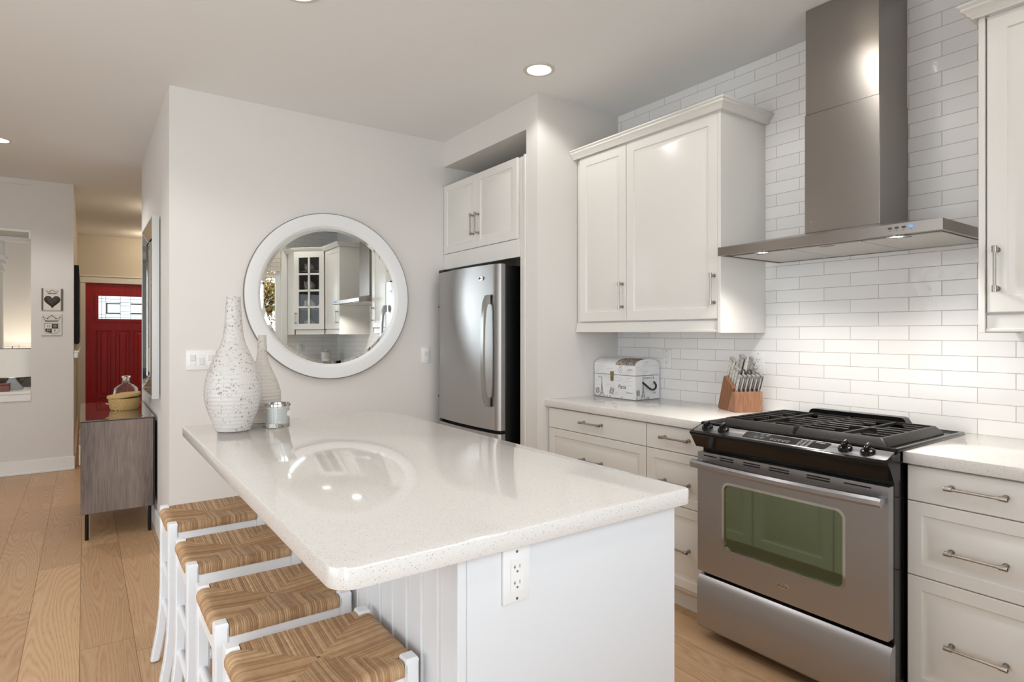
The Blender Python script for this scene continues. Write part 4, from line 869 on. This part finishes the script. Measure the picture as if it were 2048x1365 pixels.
# ------------------------------------------------------------------ mirrors
def round_mirror():
    cx, cz = 1.337, 1.555; t = thing('round_mirror', 'big round mirror in a distressed white frame on the far wall', 'mirror', (cx, YM, cz)); M = Matrix(((1, 0, 0), (0, 0, -1), (0, 1, 0)))
    t.rotation_euler = (math.radians(-.17), 0, math.radians(-.23)); cc = Vector((0, 0, 0))
    k = NT('distressed_white'); v = k.coord(); f = k.noise(v, 30, 5, .7); k.l(k.ramp(f, ((.27, (186, 182, 176)), (.34, (235, 235, 234)))), k.b.inputs['Base Color']); k.b.inputs['Roughness'].default_value = .45
    def L(prof, **kw): bm = B(); lathe(bm, prof, cc, 128, M=M, **kw); return bm
    obj('frame', L([(.546, .006), (.547, .03), (.542, .037), (.47, .037), (.462, .034), (.455, .026), (.448, .02)], cap0=False, cap1=False), k.m, t, local=True, angle=30)
    obj('worn_edge', L([(.5455, .003), (.5475, .012), (.5478, .03), (.5468, .0335), (.5445, .0365)], cap0=False, cap1=False), pm('worn_grey', (128, 122, 116), .6), t, local=True)
    obj('bevel', L([(.452, .0195), (.43, .0215)], cap0=False, cap1=False), mirror_glass, t, local=True)
    obj('glass', L([(.43, .0215), (.001, .0215)], cap0=False, cap1=False), mirror_glass, t, local=True)
    obj('backing', L([(.545, .002), (.545, .006), (.44, .012), (.001, .012)], cap0=True, cap1=False), brown_wood, t, local=True)
round_mirror()
def hall_mirror():
    y0, y1, z0, z1, xf, xb = 4.44, 5.25, .892, 2.062, .35, .394; t = thing('hall_mirror', 'rectangular wall mirror with silver frame hanging above the sideboard', 'mirror', (xb, 4.85, 1.475)); f = lambda u, v, w: Vector((w, u, v))
    bm = B(); holed(bm, [(y0, z0), (y1, z0), (y1, z1), (y0, z1)], [(y0+.012, z0+.012), (y1-.012, z0+.012), (y1-.012, z1-.012), (y0+.012, z1-.012)], f, xf, xb-.002); obj('frame', bm, pm('silver_frame', (206, 206, 204), .35, .5), t)
    bm = B(); rs = [ring(bm, [(x, y0+i if k in (0, 3) else y1-i, z0+i if k < 2 else z1-i) for k in range(4)]) for x, i in ((xf+.002, .013), (xf+.026, .10), (xf+.020, .105))]
    for a, b in zip(rs, rs[1:]): bridge(bm, a, b)
    obj('bevel_border', bm, pm('silver_mirror', (190, 192, 192), .06, 1.), t, angle=10)
    bm = B(); box(bm, xf+.026, xf+.03, y0+.1, y1-.1, z0+.1, z1-.1); obj('glass', bm, mirror_glass, t)
    bm = B(); box(bm, xb-.004, .3968, y0+.02, y1-.02, z0+.02, z1-.02); obj('backing', bm, black_matte, t)
hall_mirror()

# ------------------------------------------------------------------ hall and living room
def sideboard():
    t = thing('sideboard', 'grey-brown wooden sideboard on thin black legs along the hall wall', 'sideboard', (.19, 5.2, 0)); x0, x1, y0, y1 = -.02, .376, 4.615, 5.78
    bm = B(); box(bm, x0+.012, x1, y0+.02, y1, .178, .742, .002); obj('body', bm, grey_wood, t)
    bm = B(); box(bm, x0, x1-.004, y0, y0+.019, .17, .75, .003); obj('end_panel', bm, grey_wood, t)
    bm = B(); box(bm, x0, x1, y0+.0195, y1, .743, .7535, .002); obj('top_panel', bm, grey_wood, t)
    bm = B(); box(bm, x1-.0038, .3825, y0+.004, y1, .175, .752); obj('back_panel', bm, black_matte, t)
    for k in range(3):
        a = y0+.03 + k*.378; bm = B(); panel(bm, (x0+.0115, a, .185), (0, 1, 0), (0, 0, 1), (-1, 0, 0), .37, .55, .01, .03, False); d = obj('door', bm, grey_wood, t); bm = B(); box(bm, x0-.012, x0+.0015, a+.33, a+.342, .42, .56, .002); obj('pull', bm, chrome, d)
    bm = B(); box(bm, x0-.002, x1+.002, y0-.002, y1+.002, .754, .760, .001)
    k = NT('glass_sheet'); k.b.inputs['Base Color'].default_value = rgba((96, 84, 78)); k.b.inputs['Roughness'].default_value = .03; k.b.inputs['Specular IOR Level'].default_value = 1.; k.b.inputs['Coat Weight'].default_value = 1; k.b.inputs['Coat IOR'].default_value = 1.9; k.b.inputs['Coat Roughness'].default_value = .01
    obj('glass_top', bm, k.m, t)
    for x in (.012, .353):
        for y in (4.648, 5.74): bm = B(); cyl(bm, (x, y, .004), (x, y, .178), .0105, n=16); lg = obj('leg', bm, black_metal, t); bm = B(); cyl(bm, (x, y, 0), (x, y, .005), .011, n=16); obj('foot_pad', bm, black_matte, lg)
sideboard()
def basket():
    t = thing('lidded_basket', 'oval woven straw basket with tilted lid on the sideboard', 'basket', (.235, 5.14, .761), .1)
    bm = B(); lathe(bm, [(.082, 0), (.09, .012), (.1, .085), (.096, .085), (.086, .012)], n=40, sy=.95); obj('body', bm, straw_mat, t, local=True)
    bm = B(); lathe(bm, [(.102, .0), (.106, .006), (.104, .02), (.06, .026), (.02, .027)], n=40, sy=.95, M=Matrix.Rotation(-.11, 3, 'Y')); bm.transform(Matrix.Translation((0, 0, .092))); obj('lid', bm, straw_mat, t, local=True)
    for s in (-1, 1): bm = B(); tube(bm, [(s*.094, -.02, .045), (s*.108, -.012, .05), (s*.112, 0, .052), (s*.108, .012, .05), (s*.094, .02, .045)], .0035, 8); obj('handle', bm, straw_mat, t, local=True)
basket()
t = thing('glass_bottle', 'round clear glass bottle with flared stopper behind the straw basket', 'bottle', (.26, 5.47, .761))
bm = B(); lathe(bm, [(.05, 0), (.07, .03), (.085, .085), (.075, .13), (.05, .152), (.026, .165), (.024, .182), (.03, .186), (.027, .186), (.021, .18), (.022, .166), (.045, .15), (.07, .128), (.08, .085), (.066, .033), (.001, .006)], n=36); obj('body', bm, clear_glass, t, local=True, angle=60)
bm = B(); lathe(bm, [(.02, .183), (.021, .194), (.03, .215), (.028, .222), (.01, .224)], n=24); obj('stopper', bm, clear_glass, t, local=True)

def signs():
    y = 7.15; pl = pm('plaque_white', (222, 216, 206), .6, mottle=.03); dk = pm('plaque_dark', (62, 54, 50), .55); br = pm('plaque_border', (120, 108, 98), .6)
    G = lambda x, z: frame_M((x, y-.0185, z), (1, 0, 0), (0, 0, 1))
    def crown_(bm, x, z, w, h, r):
        M = G(x, z); tube(bm, [M @ Vector((a*w, b*h, 0)) for a, b in ((-.34, 0), (.34, 0), (.5, .8), (.24, .45), (.14, .9), (0, 1.05), (-.14, .9), (-.24, .45), (-.5, .8), (-.34, 0))], r, 5); tube(bm, [M @ Vector((a*w, b*h, 0)) for a, b in ((-.36, .18), (.36, .18))], r, 5)
        for a, b in ((-.5, .85), (.5, .85), (0, 1.1), (-.25, .6), (.25, .6)): q = M @ Vector((a*w, b*h, 0)); lathe(bm, [(r*.6, -r*1.6), (r*1.7, 0), (r*.6, r*1.6)], q, 8)
    t = thing('wall_plaque', 'square white plaque with a dark heart under a crown on the pale column', 'plaque', (-.247, y, 1.628))
    bm = B(); box(bm, -.315, -.182, y-.018, y-.0004, 1.526, 1.73, .003); obj('board', bm, pl, t)
    for a in (-.328, -.181):
        bm = B(); box(bm, a, a+.0135, y-.018, y-.0004, 1.524, 1.732, .002)
        for k in range(16): box(bm, a+.003, a+.0105, y-.021, y-.018, 1.53+k*.0125, 1.537+k*.0125, .001)
        obj('studded_border', bm, br, t)
    H = []
    for k in range(40): a = 2*PI*k/40; H.append((-.247 + .062*math.sin(a)**3*1.0, 1.612 + .0042*(13*math.cos(a)-5*math.cos(2*a)-2*math.cos(3*a)-math.cos(4*a))*.98))
    bm = B(); r0 = ring(bm, [(a, y-.018, b) for a, b in H]); r1 = ring(bm, [(-.247+(a+.247)*.85, y-.026, 1.612+(b-1.612)*.85) for a, b in H]); r2 = ring(bm, [(-.247+(a+.247)*.4, y-.031, 1.612+(b-1.612)*.4) for a, b in H]); bridge(bm, r0, r1); bridge(bm, r1, r2); bm.faces.new(r2); obj('heart', bm, dk, t, angle=50)
    bm = B(); crown_(bm, -.247, 1.682, .085, .034, .0022); obj('crown', bm, br, t)
    t = thing('wall_plaque', 'square white plaque with a crowned checkered shield spelling HOME, below the heart plaque', 'plaque', (-.251, y, 1.39))
    bm = B(); box(bm, -.328, -.174, y-.018, y-.0004, 1.29, 1.492, .003); obj('board', bm, pl, t)
    bm = B(); crown_(bm, -.251, 1.42, .13, .052, .0024); obj('crown', bm, dk, t)
    cx, cz = -.251, 1.357; bm = B(); tube(bm, [(cx+a, y-.019, cz+b) for a, b in ((-.055, .046), (.055, .046), (.055, -.03), (.04, -.045), (0, -.054), (-.04, -.045), (-.055, -.03), (-.055, .046))], .0014, 5)
    box(bm, cx, cx+.048, y-.0195, y-.018, cz-.004, cz+.04); prism(bm, [(cx-.048, cz-.004), (cx, cz-.004), (cx, cz-.046), (cx-.034, cz-.038), (cx-.048, cz-.027)], lambda a, b, w: Vector((a, w, b)), y-.0195, y-.018); text_bm(bm, 'H', .03, frame_M((cx-.024, y-.019, cz+.018), (1, 0, 0), (0, 0, 1)), .0006); text_bm(bm, 'E', .03, frame_M((cx+.024, y-.019, cz-.022), (1, 0, 0), (0, 0, 1)), .0006); sh = obj('shield', bm, dk, t)
    bm = B(); text_bm(bm, 'O', .03, frame_M((cx+.024, y-.0205, cz+.018), (1, 0, 0), (0, 0, 1)), .0006); text_bm(bm, 'M', .028, frame_M((cx-.024, y-.0205, cz-.022), (1, 0, 0), (0, 0, 1)), .0006); obj('lettering', bm, pl, sh)
signs()
t = thing('picture_frame', 'dark framed picture seen edge-on on the hall wall beside the red door', 'picture', (-.085, 8.2, 1.55))
bm = B(); box(bm, -.0845, -.045, 7.5, 9.6, 1.14+.06, 2.0, .004); obj('frame', bm, black_metal, t); bm = B(); box(bm, -.046, -.044, 7.56, 9.54, 1.26, 1.94); obj('canvas', bm, fabric('picture_print', (90, 80, 70), (40, 34, 30), 6), t)

def table_lamp(label, c, z0, s, lit, base_m):
    t = thing('table_lamp', label, 'lamp', (c[0], c[1], z0))
    bm = B(); lathe(bm, [(.085*s, 0), (.088*s, .006*s), (.07*s, .03*s), (.04*s, .075*s), (.028*s, .10*s), (.027*s, .112*s)], n=32); b = obj('base', bm, base_m, t, local=True, angle=60)
    bm = B(); cyl(bm, (0, 0, .112*s), (0, 0, .42*s), .006*s, n=10); cyl(bm, (0, 0, .112*s), (0, 0, .13*s), .02*s, n=14); obj('stem', bm, nickel, t, local=True)
    k = NT(label[:12]+'_shade'); k.b.inputs['Base Color'].default_value = rgba((226, 224, 218)); k.b.inputs['Roughness'].default_value = .9; w = k.noise(k.coord((260, 260, 14)), 1, 2); k.bump(w, .3, .001)
    if lit: k.b.inputs['Emission Color'].default_value = rgba((255, 244, 224)); k.b.inputs['Emission Strength'].default_value = lit
    bm = B(); lathe(bm, [(.27*s, .125*s), (.25*s, .40*s), (.248*s, .40*s), (.268*s, .125*s)], n=48, cap0=False, cap1=False); sh = obj('shade', bm, k.m, t, local=True, angle=60)
    bm = B()
    for r, z in ((.27, .126), (.25, .399)): tube(bm, [(r*s*math.cos(2*PI*q/40), r*s*math.sin(2*PI*q/40), z*s) for q in range(41)], .003*s, 6, False)
    obj('shade_trim', bm, nickel, sh, local=True)
    return t
glaze = pm('blue_grey_glaze', (214, 222, 228), .15)
table_lamp('wide grey-white shaded table lamp with glazed cone base in the pass-through', (-.565, 7.49), .7725, .98, .12, glaze)
bm = B(); lathe(bm, [(.001, 0), (.02, .0005), (.024, .004)], n=24); bm.free()
t = thing('wooden_box', 'reddish wooden box at the foot of the lamp in the pass-through', 'box', (-.72, 7.3, .7725)); bm = B(); box(bm, -.80, -.565, 7.2, 7.31, .773, .83, .003); obj('body', bm, brown_wood, t); bm = B(); box(bm, -.803, -.562, 7.197, 7.313, .8302, .842, .003); obj('lid', bm, brown_wood, t)
def living():
    t = thing('side_table', 'small dark side table beneath the lit lamp across the living room', 'table', (-.70, 10.2, 0)); bm = B(); box(bm, -.98, -.42, 9.95, 10.45, .52, .56, .004); obj('tabletop', bm, brown_wood, t)
    for x in (-.95, -.45):
        for y in (9.98, 10.42): bm = B(); cyl(bm, (x, y, 0), (x, y, .52), .018, n=10); obj('leg', bm, brown_wood, t)
    table_lamp('small lit white table lamp standing farther back in the living room', (-.70, 10.2), .561, 1.4, 2.0, glaze)
    light('living_lamp_bulb', 'POINT', (-.70, 10.2, .98), 6, (1, .86, .66), shadow_soft_size=.06)
    t = thing('sofa', 'patterned brown-grey sofa glimpsed under the lampshade in the living room', 'sofa', (-1.2, 8.9, 0)); m = fabric('sofa_pattern', (128, 116, 106), (72, 62, 56), 16)
    bm = B(); box(bm, -2.1, -.25, 8.5, 8.75, .1, .84, .05, 3); obj('backrest', bm, m, t); bm = B(); box(bm, -2.1, -.25, 8.76, 9.3, .1, .44, .04, 3); obj('seat', bm, m, t)
    for x in (-2.0, -.35):
        for y in (8.6, 9.2): bm = B(); cyl(bm, (x, y, 0), (x, y, .1), .025, n=10); obj('leg', bm, brown_wood, t)
    for k in range(3): bm = B(); box(bm, -2.05+k*.6, -1.48+k*.6, 8.77, 8.93, .46, .90, .06, 3); obj('cushion', bm, m, t)
    t = thing('armchair', 'grey round-backed armchair at the edge of the pass-through', 'armchair', (-.42, 8.2, 0)); m2 = pm('grey_upholstery', (142, 140, 136), .9, bump=(300, .4))
    bm = B(); R = []
    for a in [PI*k/12 for k in range(13)]: R.append(((-.40 + .17*math.cos(a)), .66 + .20*math.sin(a)))
    prism(bm, R, lambda a, b, w: Vector((a, w, b)), 8.0, 8.1); bmesh.ops.bevel(bm, geom=bm.edges[:], offset=.012, segments=2, affect='EDGES'); obj('backrest', bm, m2, t); bm = B(); box(bm, -.60, -.22, 7.8, 8.3, .2, .66, .05, 3); obj('seat', bm, m2, t)
    for x in (-.57, -.25):
        for y in (7.83, 8.27): bm = B(); cyl(bm, (x, y, 0), (x, y, .21), .018, n=10); obj('leg', bm, brown_wood, t)
    t = thing('column', 'white round column with moulded capital standing in the living room', 'column', (-.897, 9.6, 0)); bm = B(); lathe(bm, [(.1, .2), (.085, 2.06)], (-.897, 9.6, 0), 32); obj('shaft', bm, trim_paint, t)
    bm = B(); lathe(bm, [(.085, 2.06), (.1, 2.065), (.1, 2.09), (.09, 2.1), (.09, 2.14), (.115, 2.16), (.115, 2.2)], (-.897, 9.6, 0), 32); box(bm, -1.022, -.772, 9.475, 9.725, 2.2, 2.26, .003); box(bm, -.99, -.80, 9.5, 9.7, 2.26, 2.449, .003); obj('capital', bm, trim_paint, t); bm = B(); box(bm, -1.022, -.772, 9.475, 9.725, 0, .15, .004); lathe(bm, [(.12, .15), (.12, .18), (.1, .2)], (-.897, 9.6, 0), 32); obj('plinth', bm, trim_paint, t)
    bm = B(); box(bm, XL, -.2, 9.45, 9.75, 2.45, ZC); struct('wall_beam', bm, wall_paint)
living()

# ------------------------------------------------------------------ ceiling lights
def downlight(label, x, y, power, warm=(1, .97, .93), rot=(0, 0, 0), spot=2.55):
    t = thing('recessed_light', label, 'ceiling light', (x, y, ZC), 0, None); r = .083
    bm = B(); lathe(bm, [(r+.004, -.0005), (r+.002, -.005), (r-.016, -.006), (r-.02, -.002)], n=40, cap0=False, cap1=False); obj('trim', bm, pm('light_trim', (214, 208, 200), .4), t, local=True)
    bm = B(); lathe(bm, [(r-.019, -.003), (r-.022, -.0035)], n=40); obj('lens', bm, lens_on, t, local=True)
    light('downlight_beam', 'SPOT', (x, y, ZC-.012), power, warm, rot, spot_size=spot, spot_blend=.35, shadow_soft_size=.06)
DL = 12.5
downlight('recessed ceiling light in front of the fridge pillar and wall cabinet', 2.004, 2.557, DL)
downlight('recessed ceiling light in front of the range hood chimney', 2.05, 1.36, DL)
downlight('recessed ceiling light near the glass corner cabinet behind the camera', 2.06, .13, DL)
downlight('recessed ceiling light over the far end of the island', .728, 2.553, DL)
downlight('recessed ceiling light over the near end of the island', .742, 1.3, DL)
downlight('recessed ceiling light right above the camera', .742, .1, DL)
downlight('recessed ceiling light over the oak floor beside the hall', -.52, 5.80, 58)
downlight('recessed ceiling light over the dining side of the room', -.6, 3.2, 40)
for y, lb in ((7.9, 'frosted dome ceiling light in the hall, nearer one'), (10.1, 'frosted dome ceiling light just inside the red door')):
    t = thing('dome_light', lb, 'ceiling light', (.86, y, ZC)); bm = B(); lathe(bm, [(.15, 0), (.15, -.02), (.14, -.025)], n=32); obj('rim', bm, nickel, t, local=True); bm = B(); lathe(bm, [(.138, -.025), (.12, -.06), (.07, -.085), (.01, -.095)], n=32); obj('shade', bm, pm('dome_glass', (255, 244, 226), .4, emit=(255, 226, 180), es=3.), t, local=True)
    light('dome_bulb', 'POINT', (.86, y, ZC-.16), 7, (1, .82, .58), shadow_soft_size=.08)

# ------------------------------------------------------------------ outside the window: autumn tree
def tree():
    t = thing('autumn_tree', 'yellow autumn tree outside the window, seen in the round mirror', 'tree', (2.2, -5.2, -.5)); rnd = random.Random(11); bark = pm('bark', (72, 60, 52), .9); tips = []
    def grow(bm, p, d, r, n):
        q = p + d*rnd.uniform(.45, .7)*(n/3+.4); tube(bm, [p, (p+q)/2 + Vector((rnd.uniform(-.05, .05), rnd.uniform(-.05, .05), 0)), q], [r, r*.85, r*.7], 6)
        if n == 0: tips.append(q); return
        tips.append(q)
        for _ in range(3): grow(bm, q, (d + Vector((rnd.uniform(-.8, .8), rnd.uniform(-.8, .8), rnd.uniform(-.1, .6)))).normalized(), r*.62, n-1)
    bm = B(); grow(bm, Vector((2.2, -5.2, -.5)), Vector((0, 0, 1)), .14, 4); obj('trunk', bm, bark, t)
    bm = B()
    for p in tips:
        for _ in range(70):
            c = p + Vector([rnd.gauss(0, .28) for _ in range(3)]); u = Vector([rnd.uniform(-1, 1) for _ in range(3)]).normalized(); v = u.orthogonal().normalized(); s = rnd.uniform(.014, .032)
            bm.faces.new([bm.verts.new(c + a*u*s + b*v*s*.7) for a, b in ((-1, 0), (0, -1), (1, 0), (0, 1))])
    k = NT('autumn_leaves'); f = k.noise(k.coord((2, 2, 2)), 3, 4); k.l(k.ramp(f, ((.3, (120, 120, 50)), (.5, (190, 150, 60)), (.7, (205, 176, 90)))), k.b.inputs['Base Color']); o = obj('foliage', bm, k.m, t); o['kind'] = 'stuff'
    bm = B(); box(bm, -8, 12, -14, YB-.4, -.62, -.5); struct('ground', bm, pm('lawn', (96, 104, 62), .9, mottle=.05))
tree()
